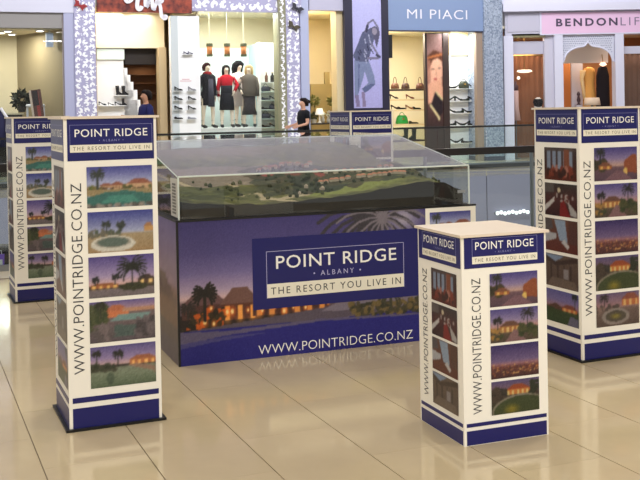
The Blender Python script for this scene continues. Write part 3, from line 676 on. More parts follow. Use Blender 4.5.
def butterfly(x, y, n, s, col, label, name='butterfly'):
    t, z = FF.at(x, y, n); root = thing(name, label, 'decoration', FF.w(t, n, z), FF.th)
    for sg in (-1, 1):
        MB().prism([(0, -.02 * s), (sg * .5 * s, -.3 * s), (sg * .45 * s, 0), (sg * .7 * s, .35 * s), (sg * .3 * s, .4 * s), (0, .05 * s)][::sg], -.03, -.015).build('wing', col, root)
    MB().tube([(0, -.03, -.25 * s), (0, -.03, .25 * s)], .03 * s, 6).build('body', col, root)
    root.rotation_euler = (0, .5, FF.th)
    return root

# ============ shop 1 (left)
t0, t1, zt = T_(-70), T_(63.6), 3.66
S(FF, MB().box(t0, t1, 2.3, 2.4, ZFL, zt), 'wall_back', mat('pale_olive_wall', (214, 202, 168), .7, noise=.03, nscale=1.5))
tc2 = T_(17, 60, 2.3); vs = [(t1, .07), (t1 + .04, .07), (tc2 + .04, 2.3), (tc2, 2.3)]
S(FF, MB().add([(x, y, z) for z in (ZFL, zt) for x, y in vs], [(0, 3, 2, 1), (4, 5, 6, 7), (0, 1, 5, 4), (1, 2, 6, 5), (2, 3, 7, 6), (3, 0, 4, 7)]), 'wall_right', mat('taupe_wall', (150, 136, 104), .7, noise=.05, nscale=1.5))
S(FF, MB().box(t0, t1, .07, 2.4, zt, zt + .3), 'ceiling', mat('beige_ceiling', (222, 210, 180), .7))
shoplight(FF, T_(12), .9, zt - .06, 60, 1.0, (1, .95, .86), .5)
mb = MB(); a = T_(-60, 5); b = T_(75, 5); mb.box(a, b, -.1, .1, Z_(30, 12.5), 5.4); S(FF, mb, 'wall_header', lilw)
mb = MB(); frect(mb, 64, 74.5, -12, 160, -.08, .12); a = T_(64); mbj = MB().box(T_(64), T_(74.8), -.08, .12, ZFL, 5.4); S(FF, mbj, 'trim_3', mat('lilac_steel_jamb', (176, 178, 208), .4))
S(FF, MB().box(T_(62.5), T_(64), -.03, .05, ZFL, Z_(30, 12.5)), 'trim_4', mat('taupe_window_frame', (150, 140, 140), .5))
S(FF, MB().box(T_(-60), T_(64), -.02, .06, Z_(30, 28), Z_(30, 13)), 'trim_5', mat('taupe_transom', (150, 146, 144), .5))
win = S(FF, MB().box(T_(-60), T_(63.5), .0, .012, ZFL, Z_(30, 28)), 'window_1', shopglass)
# partition inside and lighting
for i, (x, y) in enumerate(((40, 34), (8, 36), (1, 41), (12, 43))):
    n = (.35, .6, 1.1, 1.6)[i]; t = T_(x, y, n)
    r_ = thing('downlight', ['round ceiling downlight nearest the hanging speaker in the left shop', 'round ceiling downlight at the left shop, nearest the window', 'round ceiling downlight at the far left edge', 'dim ceiling downlight deepest in the left shop'][i], 'light', FF.w(t, n, zt - .01), FF.th)
    MB().ell([(-.02, .11, .11), (.01, .12, .12)], 12).build('rim', lilw, r_); MB().ell([(-.03, .08, .08), (-.015, .085, .085)], 12).build('lens', mat('lamp_glow', (255, 246, 225), .4, emit=6), r_)
a, b, z0, z1 = FF.rect(46, 53, 33, 47, .3)
sp = thing('wall_speaker', 'pale blue-white box speaker hanging in the left shop window', 'speaker', FF.w((a + b) / 2, .3, z0), FF.th); w = (b - a) / 2
MB().box(-w, w, -.08, .08, 0, z1 - z0).build('cabinet', mat('pale_speaker', (190, 200, 215), .5), sp); MB().box(-w * .8, w * .8, -.09, -.08, .04, z1 - z0 - .04).build('grille', mat('speaker_grille', (165, 176, 196), .7), sp); MB().box(-.015, .015, -.02, .02, z1 - z0, zt - z0).build('hanger', steel, sp)
# counter, plant, stool and board in shop 1
a, b, z0, z1 = FF.rect(0, 40, 112, 113, 1.0)
ct = thing('shop_counter', 'dark counter low in the left shop window', 'counter', FF.w(a - .75, 1.0, ZFL), FF.th)
MB().box(0, 1.3, 0, .5, 0, z0 - ZFL - .04).build('cabinet', mat('dark_wood', (40, 32, 26), .5), ct); MB().box(-.03, 1.33, -.03, .53, z0 - ZFL - .04, z0 - ZFL).build('worktop', mat('cream_worktop', (200, 190, 160), .4), ct)
def leaf_cluster(mb, cx, cy, cz, R, n, ls, seed, flat=1.0):
    r_ = random.Random(seed)
    for i in range(n):
        d = Vector((r_.gauss(0, 1), r_.gauss(0, 1), r_.gauss(0, 1) * flat)).normalized() * R * r_.uniform(.45, 1); p = Vector((cx, cy, cz)) + d
        up = Vector((r_.gauss(0, 1), r_.gauss(0, 1), r_.gauss(0, 1))).normalized(); s = d.cross(up)
        if s.length < 1e-4: continue
        s = s.normalized() * ls * .4; q = d.normalized() * ls
        mb.add([p - q * .5, p + s, p + q * .6, p - s], [(0, 1, 2, 3)])
    return mb
t, z = FF.at(22, 112, 1.2)
pp = thing('potted_plant', 'bushy dark plant on the counter in the left shop', 'plant', FF.w(t, 1.2, z), FF.th)
MB().ell([(0, .09, .09), (.16, .12, .12)], 12).build('pot', mat('dark_pot', (40, 36, 34), .5), pp)
leaf_cluster(MB(), 0, 0, .33, .26, 150, .14, 5).build('foliage', mat('dark_leaf', (34, 40, 24), .6), pp, kind='stuff')
def chair(x, y, n, label):
    t, z = FF.at(x, y, n); r_ = thing('shop_chair', label, 'chair', FF.w(t, n, ZFL), FF.th); zz = z - ZFL; m = mat('white_plastic', (228, 230, 236), .35)
    hs = zz - .62
    MB().ell([(hs, .16, .16), (hs + .04, .2, .2), (hs + .06, .2, .2)], 14).build('seat', mat('black_seat', (24, 24, 26), .5), r_)
    R = []
    MB().tube([(.2 * math.cos(q), .2 * math.sin(q), hs + .55) for q in [k * PI / 8 for k in range(17)]], .045, 6).build('backrest', m, r_, True)
    for sg in (-1, 1): MB().tube([(sg * .2, .0, hs), (sg * .2, 0, hs + .55)], .03, 6).build('upright', m, r_)
    MB().tube([(0, 0, .03), (0, 0, hs)], .03, 8).build('stem', steel, r_); MB().ell([(0, .2, .2), (.03, .16, .16)], 14).build('base', steel, r_)
    return r_
chair(35.5, 103, .6, 'white round-backed stool in the left shop window')
a, z0 = FF.at(47, 117, .35); b, z1 = FF.at(44, 89, .35)
bd = thing('leaning_board', 'tall dark red and brown board leaning in the left shop window', 'sign', FF.w(a, .35, ZFL), FF.th)
H_ = z1 - ZFL
bp_ = MB().box(-.12, .12, -.02, .02, 0, H_).build('panel', mat('board_brown', (92, 56, 46), .5), bd); MB().box(-.03, .05, -.03, -.02, .02, H_ - .05).build('stripe', mat('board_red', (150, 52, 48), .5), bp_); MB().box(-.17, -.12, -.025, .025, 0, H_).build('edge', mat('board_cream', (205, 185, 165), .5), bd); MB().box(-.10, .04, -.031, -.02, H_ * .82, H_ - .02).build('top_patch', mat('board_dark', (44, 30, 30), .5), bp_)
bd.rotation_euler = (0, -.12, FF.th)
t, z = FF.at(-4, 108, -.5)
js = thing('jacket_stand', 'navy jacket with white piping on a stand, cut by the left edge', 'clothing', FF.w(t, -.5, ZFL), FF.th); zz = z - ZFL
MB().tube([(0, 0, 0), (0, 0, zz)], .02, 8).build('pole', steel, js); MB().ell([(0, .16, .16), (.02, .16, .16)], 14).build('base', steel, js)
jk = MB().ell([(zz - .95, .25, .15), (zz - .5, .22, .14), (zz - .15, .24, .13), (zz - .03, .14, .1), (zz, .07, .06)], 16).build('jacket', mat('navy_cloth', (28, 28, 66), .8), js, True)
MB().tube([(.10, -.1, zz), (.25, -.1, zz - .25), (.24, -.12, zz - .55), (.30, -.1, zz - .95)], .04, 6).build('piping', mat('white_cloth', (236, 236, 240), .8), jk)

# ============ scroll pillar + red sign + shop 2
scroll_column(75, 96, 'lilac pillar covered in white scrollwork, left of the red sign', 3)
butterfly(79.5, 6, -.14, .26, mat('red_paper', (150, 30, 36), .6), 'red butterfly on the left scrollwork pillar')
t0, t1, zt = room(FF, 97, 171, 12.5, 3.4, (196, 172, 128), (222, 214, 190))
a, b = T_(96.3, 5), T_(190.5, 6); z0 = Z_(143, 13); 
sg = thing('shop_sign', 'dark red wooden fascia sign with white script lettering', 'sign', FF.w(a, -.1, z0), FF.th)
W_ = b - a
def wood_mat():
    m = mat('red_wood', (128, 46, 34), .45); nt = m.node_tree; b_ = nt.nodes['Principled BSDF']; tc = nt.nodes.new('ShaderNodeTexCoord'); nz = nt.nodes.new('ShaderNodeTexNoise'); nz.inputs['Scale'].default_value = 7; nz.inputs['Detail'].default_value = 8
    rp = nt.nodes.new('ShaderNodeValToRGB'); rp.color_ramp.elements[0].color = tuple(lin((84, 22, 20))) + (1,); rp.color_ramp.elements[1].color = tuple(lin((176, 74, 46))) + (1,); rp.color_ramp.elements[0].position = .35; rp.color_ramp.elements[1].position = .7
    nt.links.new(tc.outputs['Object'], nz.inputs['Vector']); nt.links.new(nz.outputs['Fac'], rp.inputs['Fac']); nt.links.new(rp.outputs[0], b_.inputs['Base Color']); return m
MB().box(0, W_, -.06, .1, 0, .95).build('board', wood_mat(), sg)
lt = MB(); pxm = W_ / 94.2
def stroke(pts, w): lt.ribbon([((x - 96.3) * pxm, (13 - y) * pxm) for x, y in pts], w, -.07, .05)
def bez(p, n=10):
    out = []
    for k in range(n + 1):
        t_ = k / n; q = [Vector(v) for v in p]
        while len(q) > 1: q = [q[i] * (1 - t_) + q[i + 1] * t_ for i in range(len(q) - 1)]
        out.append((q[0].x, q[0].y))
    return out
stroke(bez([(124, -8), (119, 6), (129, 7), (132, 0), (134, -12)]), .085)
stroke(bez([(139, -12), (135, 2), (131, 14), (139, 12), (139.5, 7)]), .10)
stroke(bez([(144, -4), (143, 2), (141, 9), (144, 8), (147, 3)]), .08); stroke(bez([(147, -2), (146, 3), (145, 8), (146, 8)]), .07); stroke(bez([(146, 3), (149, -5), (152, -2), (149, 6), (149, 12), (153, 9)]), .085)
stroke(bez([(160, -14), (156, -2), (153, 6), (151, 11)]), .085); stroke(bez([(153, 4), (163, -3), (162, 3), (155, 4)]), .07); stroke(bez([(156, 4), (162, 6), (153, 20), (161, 24), (167, 20), (166, 14), (161, 15), (161, 19)], 16), .085)
lt.build('script_lettering', mat('white_sign_paint', (238, 236, 244), .4), sg)
# shop 2 interior: bulkhead, white display wall with shoes, stepped dark opening
S(FF, MB().box(T_(97), T_(170.5), .7, .8, Z_(130, 48, .7), zt), 'wall_bulkhead', mat('cream_bulkhead', (226, 216, 188), .7))
dsp = S(FF, MB().box(T_(96.5, 90, .8), T_(124, 90, .8), .8, 1.0, ZFL, Z_(110, 48, .8)), 'wall_display', mat('white_display', (246, 246, 246), .5))
S(FF, MB().box(T_(97, 55, .72), T_(124.5, 55, .72), .74, .80, Z_(110, 59.5, .74), Z_(110, 49, .74)), 'trim_6', mat('pale_mint_panel', (212, 228, 222), .4))
stp = MB()
for i, (xa, yy) in enumerate(((126, 68), (129, 75), (132, 82), (136, 90), (139, 100))):
    stp.box(T_(123.8, yy, .9), T_(xa + 1, yy, .9), .86, 1.0, ZFL, Z_(130, yy, .9))
S(FF, stp, 'trim_7', mat('white_display', (246, 246, 246)))
S(FF, MB().box(T_(124.5, 60, 1.0), T_(163.5, 60, 1.0), .95, 1.4, Z_(145, 64.5, 1), Z_(145, 49, 1)), 'wall_lintel', mat('dark_brown_lintel', (34, 24, 18), .6))
S(FF, MB().box(T_(124.5, 80, 1.3), T_(163, 80, 1.3), 2.2, 2.3, ZFL, Z_(145, 49, 1)), 'wall_alcove', mat('brown_wall', (110, 74, 48), .6, noise=.15, nscale=3))
for yy in (74, 83, 93): S(FF, MB().box(T_(128, yy, 2.0), T_(163, yy, 2.0), 1.95, 2.2, Z_(145, yy, 2.0) - .03, Z_(145, yy, 2.0)), 'trim_8', mat('shelf_brown', (86, 58, 40), .5))
S(FF, MB().box(T_(163.2), T_(170.5), .5, .9, ZFL, Z_(166, 46)), 'wall_pier', mat('tan_pier', (204, 184, 146), .6))
shoplight(FF, T_(112), .45, zt - .1, 30, .8); shoplight(FF, T_(146), .4, zt - .1, 11, .5); shoplight(FF, T_(146, 70, 1.7), 1.7, Z_(145, 66, 1.7), 5, .5, (1, .7, .4))
for i, x in enumerate((115, 144)):
    r_ = thing('downlight', ['ceiling downlight above the boots display', 'ceiling downlight above the dark stepped opening'][i], 'light', FF.w(T_(x, 17, .35), .35, zt - .01), FF.th)
    MB().ell([(-.02, .10, .10), (.01, .11, .11)], 12).build('rim', lilw, r_); MB().ell([(-.035, .08, .08), (-.015, .085, .085)], 12).build('lens', mat('lamp_glow', (255, 246, 225)), r_)

# --- shoes
def shoe_meshes():
    def lay(poly, w):
        cx = sum(p[0] for p in poly) / len(poly); cz = sum(p[1] for p in poly) / len(poly); m = MB(); R = []
        for y, s in ((-w / 2, .82), (-w * .3, 1), (w * .3, 1), (w / 2, .82)): R.append([(cx + (x - cx) * s, y, cz + (z - cz) * s) for x, z in poly])
        n = len(poly); vs = [p for r in R for p in r]; fs = [tuple(range(n)), tuple(range(4 * n - 1, 3 * n - 1, -1))]
        for k in range(3): fs += [(k * n + i, (k + 1) * n + i, (k + 1) * n + (i + 1) % n, k * n + (i + 1) % n) for i in range(n)]
        return m.add(vs, fs).mesh('upper')
    return {'pump': lay([(-.13, 0), (-.06, 0), (.0, .035), (.07, .08), (.11, .085), (.135, .11), (.125, .14), (.05, .095), (-.02, .06), (-.09, .055), (-.14, .02)], .075),
            'heel': lay([(.105, 0), (.12, 0), (.135, .1), (.1, .1)], .02),
            'flat': lay([(-.14, 0), (.13, 0), (.135, .06), (.11, .085), (.05, .05), (-.03, .05), (-.1, .045), (-.145, .02)], .08),
            'boot': lay([(-.13, 0), (.09, 0), (.09, .12), (.11, .34), (-.02, .34), (-.01, .14), (-.08, .08), (-.14, .04)], .09)}
SH = shoe_meshes()
def shoe(fr, x, y, n, style, col, label, flip=1, s=1.0, group=None):
    """y is the pixel row of its sole"""
    t, z = fr.at(x, y, n); r_ = thing('shoe' if style != 'boot' else 'boot', label, 'shoe' if style != 'boot' else 'boot', fr.w(t, n, z), fr.th, group)
    r_.scale = (flip * s, s, s)
    m = mat('shoe_' + '_'.join(map(str, col)), col, .4)
    for part, key in (('upper', style), ('heel', 'heel')):
        if part == 'heel' and style != 'pump': continue
        me = SH[key].copy(); me.materials.clear(); obj(part, me, m, r_)
    return r_
blk = (24, 22, 26)
def shelf(fr, x0, x1, y, n0, n1, m, label, th=.03):
    a = T_(x0, y, n0, fr); b = T_(x1, y, n0, fr); z = Z_((x0 + x1) / 2, y, n0, fr)
    return MB().box(-(b - a) / 2, (b - a) / 2, 0, n1 - n0, -th, 0).build('shelf', m, loc=fr.w((a + b) / 2, n0, z), rz=fr.th, label=label, cat='shelf')
wsh = mat('white_shelf', (240, 242, 240), .4)
shelf(FF, 115, 128, 95.4, .6, .85, wsh, 'short white shelf under the pair of black boots', .015)
shoe(FF, 118.6, 95, .7, 'boot', blk, 'left one of the pair of black boots on the white display wall', -1, .72, 'boots on the white display wall'); shoe(FF, 124.6, 95, .7, 'boot', blk, 'right one of the pair of black boots on the white display wall', -1, .72, 'boots on the white display wall')
shelf(FF, 99, 127, 105.6, .6, .85, wsh, 'white shelf holding a row of dark shoes below the boots', .015)
for i, (x, st, s) in enumerate(((102.5, 'pump', .75), (111, 'pump', .6), (118.5, 'pump', .75), (124, 'boot', .55))): shoe(FF, x, 105.3, .7, st, blk if i != 1 else (80, 80, 84), 'dark shoe on the shelf below the boots, ' + ORD[i], -1, s, 'shoes below the boots')

# ============ white panel with shoes
a, b, z0, z1 = FF.rect(170.5, 199, 16, 17, -.05)
pn = thing('shoe_board', 'tall white panel with small shoes fixed on it, left of the mannequins', 'display stand', FF.w((a + b) / 2, 0, ZFL), FF.th); w = (b - a) / 2
MB().box(-w, w, -.05, .2, 0, Z_(185, 16, -.05) - ZFL).build('board', mat('white_display', (246, 246, 246)), pn); MB().box(-w - .01, -w + .18, -.06, -.05, 0, Z_(185, 16, -.05) - ZFL).build('edge_strip', mat('pale_grey_edge', (205, 212, 214), .5), pn)
cz = Z_(187, 80) - ZFL
MB().box(-.16, .14, -.056, -.05, cz - .035, cz - .02).build('pink_rule', mat('pink_ink', (214, 150, 160), .5), pn); MB().box(-.11, .09, -.056, -.05, cz + .01, cz + .025).build('pink_rule', mat('pink_ink', (214, 150, 160)), pn)
k = 0
for y, st in ((90.6, 'pump'), (100, 'pump'), (109.5, 'pump'), (119, 'flat')):
    for x in (178.5, 192):
        c_ = blk if not (x == 192 and y in (90.6, 119)) else (150, 150, 156)
        row = {90.6: 'top', 100: 'second', 109.5: 'third', 119: 'bottom'}[y]
        shelf(FF, x - 4.5, x + 4.5, y + .3, -.16, -.051, wsh, 'tiny white ledge, %s row %s, on the white shoe panel' % (row, 'left' if x < 185 else 'right'), .01)
        shoe(FF, x, y, -.1, st, c_, '%s shoe in the %s row, %s side, of the white shoe panel' % ('grey' if c_ != blk else 'dark', row, 'left' if x < 185 else 'right'), -1, .8, 'shoes on the white panel'); k += 1
shelf(FF, 183, 193, 54.4, -.16, -.051, wsh, 'tiny white ledge high on the white shoe panel', .01)
for i, x in enumerate((186, 190.5)): shoe(FF, x, 54, -.1, 'pump', (36, 36, 80), '%s one of the two navy shoes high on the white panel' % ('left', 'right')[i], -1, .5, 'navy shoes on the white panel')

# ============ boutique window with mannequins
a = T_(190, 5); b = T_(300, 5)
hd = S(FF, MB().box(a, b, -.1, .1, Z_(240, 12.0), 5.4), 'wall_scroll_header', lilac_col)
scrolls(MB(), a + .03, b - .03, Z_(240, 11), 5.3, -.101, .24, 8).build('scrollwork', scrollw, hd, kind='stuff')
t0, t1, zt = room(FF, 199, 279, 12.5, 3.0, (224, 216, 190), (228, 222, 200))
S(FF, MB().box(T_(255, 70, 2.0), T_(262, 70, 2.0), 1.5, 2.9, ZFL, Z_(258, 44, 2.0)), 'wall_partition', mat('pale_teal_glass', (176, 206, 212), .3))
S(FF, MB().box(T_(199, 70, 1.6), T_(262, 70, 1.6), 2.6, 2.7, ZFL, Z_(230, 46, 1.6)), 'wall_mirror', mat('pale_blue_panel', (200, 214, 216), .3))
shoplight(FF, T_(272, 60, .5), .55, zt - .1, 26, .4, (.95, 1, .98)); shoplight(FF, T_(238), 1.0, zt - .08, 120, 1.8, (1, .97, .9))  # the small light by the shelf unit is added to brighten it
win = S(FF, MB().box(T_(199), T_(278.5), -.02, -.008, .6, Z_(240, 12.5)), 'window_2', shopglass)
NM = .8
zp = Z_(227, 127.5, NM)
plt = thing('display_plinth', 'low white display plinth under the mannequins in the boutique window', 'plinth', FF.w(T_(230, 120, NM), NM, ZFL), FF.th)
MB().box(-.95, .75, -.4, .9, 0, zp - ZFL - .04).build('base', wsh, plt); MB().box(-.97, .77, -.42, .92, zp - ZFL - .04, zp - ZFL).build('top', wsh, plt)

def skin_body(name, joints, edges, m, parent, root='pelvis'):
    me = bpy.data.meshes.new(name); bm = bmesh.new(); sk = bm.verts.layers.skin.verify(); V = {}
    for k_, (co, r) in joints.items():
        v_ = bm.verts.new(co); v_[sk].radius = (r, r) if not isinstance(r, tuple) else r; v_[sk].use_root = (k_ == root); V[k_] = v_
    for a_, b_ in edges: bm.edges.new((V[a_], V[b_]))
    bm.to_mesh(me); bm.free(); me.materials.append(m)
    o = bpy.data.objects.new(name, me); COL.objects.link(o); o.parent = parent
    md = o.modifiers.new('skin', 'SKIN'); md.use_smooth_shade = True; sb = o.modifiers.new('sub', 'SUBSURF'); sb.levels = 2; sb.render_levels = 2
    return o
def human(parent, H, m, larm, rarm, stance=.09, head=(0, 0)):
    """arms: elbow and wrist offsets from the shoulder; returns the body mesh. The figure faces local -y"""
    k = H / 1.7; parent.scale = (1.06, 1.06, 1)
    J = {'pelvis': ((0, 0, .93), .125), 'waist': ((0, 0, 1.07), .11), 'chest': ((0, 0, 1.25), .125), 'upper': ((0, .01, 1.37), .10), 'neck': ((0, .01, 1.45), .05), 'neck2': ((head[0] * .4, .0 + head[1] * .4, 1.50), .048),
         'jaw': ((head[0], -.02 + head[1], 1.545), .065), 'head': ((head[0], .005 + head[1], 1.61), .088), 'crown': ((head[0], .01 + head[1], 1.675), .06), 'nose': ((head[0] * 1.6, -.105 + head[1] * 1.6, 1.585), .014)}
    E = [('pelvis', 'waist'), ('waist', 'chest'), ('chest', 'upper'), ('upper', 'neck'), ('neck', 'neck2'), ('neck2', 'jaw'), ('jaw', 'head'), ('head', 'crown'), ('head', 'nose')]
    for sd, s, arm in (('l', 1, larm), ('r', -1, rarm)):
        sh = Vector((s * .165, .01, 1.375)); el = sh + Vector(arm[0]); wr = el + Vector(arm[1]); d = (wr - el).normalized(); side = Vector((s, 0, 0)).cross(d); side = side.normalized() if side.length > .1 else Vector((0, 1, 0))
        J[sd + 'sh'] = (sh, .055); J[sd + 'el'] = (el, .040); J[sd + 'wr'] = (wr, .026); J[sd + 'pm'] = (wr + d * .07, .032)
        E += [('upper', sd + 'sh'), (sd + 'sh', sd + 'el'), (sd + 'el', sd + 'wr'), (sd + 'wr', sd + 'pm')]
        for q in range(4):
            f0 = wr + d * .085 + side * (.018 * (q - 1.5)); L_ = (.06, .075, .07, .055)[q]; bend = Vector((-s * .35, -.15, -.2))
            J[sd + 'f%d' % q] = (f0, .010); J[sd + 'g%d' % q] = (f0 + (d + bend * .3).normalized() * L_ * .6, .009); J[sd + 'h%d' % q] = (f0 + (d + bend * .3).normalized() * L_ * .6 + (d + bend).normalized() * L_ * .5, .008)
            E += [(sd + 'pm', sd + 'f%d' % q), (sd + 'f%d' % q, sd + 'g%d' % q), (sd + 'g%d' % q, sd + 'h%d' % q)]
        J[sd + 't1'] = (wr + d * .045 - side * .04, .011); J[sd + 't2'] = (wr + d * .085 - side * .055, .009); E += [(sd + 'wr', sd + 't1'), (sd + 't1', sd + 't2')]
        J[sd + 'hip'] = ((s * .085, 0, .88), .092); J[sd + 'kn'] = ((s * stance, -.015, .48), .058); J[sd + 'an'] = ((s * (stance + .005), .01, .08), .036); J[sd + 'toe'] = ((s * (stance + .015), -.15, .03), .03); E += [('pelvis', sd + 'hip'), (sd + 'hip', sd + 'kn'), (sd + 'kn', sd + 'an'), (sd + 'an', sd + 'toe')]
    J = {a_: ((Vector(c_) * k), (r * k)) for a_, (c_, r) in J.items()}
    for s in (-1, 1):
        MB().tube([Vector((s * (stance + .005), .012, .20)) * k, Vector((s * (stance + .005), .012, .07)) * k, Vector((s * (stance + .01), -.06, .045)) * k, Vector((s * (stance + .016), -.17, .03)) * k], [.052 * k, .052 * k, .048 * k, .034 * k], 8).build('shoe', mat('shoe_24_22_26', (24, 22, 26), .4), parent, True)
    return skin_body('body', J, E, m, parent), k
skin_m = mat('mannequin_skin', (232, 214, 196), .45); cl = lambda n, c: mat('cloth_' + n, c, .85, .2, noise=.12, nscale=40)
def mannequin(x, label, ytop, rz=0, n=NM):
    t = T_(x, 110, n); zt_ = Z_(x, ytop, n); r_ = thing('mannequin', label, 'mannequin', FF.w(t, n, zp), FF.th + rz, 'window mannequins')
    return r_, (zt_ - zp) / 1.0
HIP2 = ((-.13, .02, -.21), (.08, -.14, -.14))
ARM = ((.05, .02, -.27), (.0, -.03, -.25)); ARM2 = ((-.05, .02, -.27), (.0, -.03, -.25))
def sleeve(mb, s, k, arm, r=.06):
    sh = Vector((s * .165, .01, 1.375)) * k; el = sh + Vector(arm[0]) * k; wr = el + Vector(arm[1]) * k; mb.tube([sh, el, wr], [r * 1.1 * k, r * k, r * .85 * k], 8)
mn, H = mannequin(208, 'mannequin in a long dark coat with a red scarf, leftmost in the boutique window', 64, .3)
_, k = human(mn, H, skin_m, ARM, ARM2, .14)
m_ = MB().ell([(.60 * k, .185 * k, .16 * k), (.8 * k, .172 * k, .15 * k), (1.07 * k, .14 * k, .13 * k), (1.25 * k, .17 * k, .15 * k), (1.4 * k, .19 * k, .12 * k), (1.46 * k, .08 * k, .08 * k)], 16)
sleeve(m_, 1, k, ARM); sleeve(m_, -1, k, ARM2); m_.build('coat', cl('dark_coat', (24, 22, 32)), mn, True)
MB().ell([(.56 * k, .10 * k, .03 * k, 0, -.165 * k), (1.3 * k, .07 * k, .02 * k, 0, -.155 * k)], 10).build('dress_front', cl('grey_print', (62, 60, 72)), mn, True)
MB().ell([(1.40 * k, .10 * k, .11 * k), (1.45 * k, .12 * k, .12 * k), (1.50 * k, .08 * k, .08 * k)], 14).build('scarf', cl('red_scarf', (130, 28, 34)), mn, True)
MB().ell([(1.52 * k, .09 * k, .06 * k, 0, .07 * k), (1.62 * k, .112 * k, .085 * k, 0, .055 * k), (1.685 * k, .10 * k, .10 * k, 0, .02 * k), (1.74 * k, .04 * k, .05 * k, 0, .01 * k)], 14).build('hair', cl('maroon_hat', (64, 26, 30)), mn, True)
mn, H = mannequin(227, 'mannequin in a red top and black skirt, middle of the boutique window', 66, -.1)
HIP = ((.13, .03, -.21), (-.10, -.10, -.17))
_, k = human(mn, H, skin_m, HIP, ARM2, .13)
m_ = MB().ell([(1.02 * k, .145 * k, .13 * k), (1.25 * k, .165 * k, .15 * k), (1.4 * k, .185 * k, .12 * k), (1.46 * k, .08 * k, .08 * k)], 16)
sleeve(m_, 1, k, HIP, .055); sleeve(m_, -1, k, ARM2, .055); m_.build('red_top', cl('red_top', (186, 28, 44)), mn, True)
MB().ell([(.86 * k, .165 * k, .155 * k), (1.05 * k, .152 * k, .138 * k), (1.16 * k, .16 * k, .142 * k)], 16).build('waist_band', cl('charcoal_knit', (40, 40, 48)), mn, True)
MB().ell([(.48 * k, .20 * k, .17 * k), (.7 * k, .19 * k, .165 * k), (.95 * k, .16 * k, .15 * k)], 16).build('skirt', cl('black_skirt', (16, 16, 26)), mn, True)
MB().ell([(1.44 * k, .10 * k, .05 * k, 0, .085 * k), (1.58 * k, .112 * k, .075 * k, 0, .06 * k), (1.68 * k, .10 * k, .10 * k, 0, .02 * k), (1.73 * k, .04 * k, .05 * k, 0, .01 * k)], 14).build('hair', cl('dark_hair', (30, 20, 24)), mn, True)
mn, H = mannequin(249.5, 'blonde mannequin in a grey fur coat and patterned skirt, rightmost in the boutique window', 66, -.35)
_, k = human(mn, H, skin_m, ARM, HIP2, .13)
m_ = MB().ell([(.86 * k, .20 * k, .18 * k), (1.05 * k, .18 * k, .15 * k), (1.25 * k, .185 * k, .155 * k), (1.4 * k, .20 * k, .13 * k), (1.47 * k, .09 * k, .09 * k)], 16)
sleeve(m_, 1, k, ARM, .062); sleeve(m_, -1, k, HIP2, .062); m_.build('coat', cl('grey_fur', (100, 92, 84)), mn, True)
MB().ell([(.34 * k, .20 * k, .17 * k), (.55 * k, .17 * k, .155 * k), (.85 * k, .165 * k, .155 * k)], 16).build('skirt', cl('patterned_skirt', (58, 54, 56)), mn, True)
MB().ell([(1.40 * k, .11 * k, .06 * k, 0, .085 * k), (1.55 * k, .12 * k, .08 * k, 0, .065 * k), (1.68 * k, .11 * k, .11 * k, 0, .02 * k), (1.74 * k, .04 * k, .05 * k, 0, .01 * k)], 14).build('hair', cl('blond_hair', (200, 176, 130)), mn, True)
mn, H = mannequin(239.5, 'dark-haired mannequin in a pale pink dress, behind the middle and right ones', 63, .3, 1.35)
_, k = human(mn, H, skin_m, ARM, ARM2)
MB().ell([(.55 * k, .20 * k, .17 * k), (1.05 * k, .14 * k, .13 * k), (1.25 * k, .17 * k, .15 * k), (1.42 * k, .16 * k, .11 * k)], 16).build('dress', cl('pale_dress', (218, 204, 202)), mn, True)
MB().ell([(1.40 * k, .13 * k, .07 * k, 0, .09 * k), (1.55 * k, .16 * k, .10 * k, 0, .075 * k), (1.68 * k, .15 * k, .14 * k, 0, .02 * k), (1.76 * k, .06 * k, .07 * k, 0, .01 * k)], 14).build('hair', cl('black_hair', (16, 14, 18)), mn, True)
for i, x in enumerate((209.5, 227, 243.5)):
    n = .7; t = T_(x, 45, n); zb_ = Z_(x, 56.5, n); z1 = Z_(x, 43.5, n)
    r_ = thing('pendant_lamp', '%s of the three amber drum pendants above the mannequins' % ('leftmost', 'middle one', 'rightmost')[i], 'lamp', FF.w(t, n, zb_), FF.th, 'amber pendants')
    h_ = z1 - zb_
    MB().ell([(.06, .075, .075), (h_ - .08, .075, .075)], 16).build('shade', mat('amber_shade', (186, 116, 62), .6, emit=.15), r_, True); MB().ell([(h_ - .08, .088, .088), (h_, .088, .088)], 16).build('top_ring', mat('olive_ring', (74, 78, 52), .5), r_); MB().ell([(0, .085, .085), (.06, .085, .085)], 16).build('bottom_ring', mat('olive_ring', (74, 78, 52)), r_); MB().tube([(0, 0, h_), (0, 0, zt - zb_)], .008, 5).build('cord', mat('pale_cord', (190, 186, 170), .5), r_)
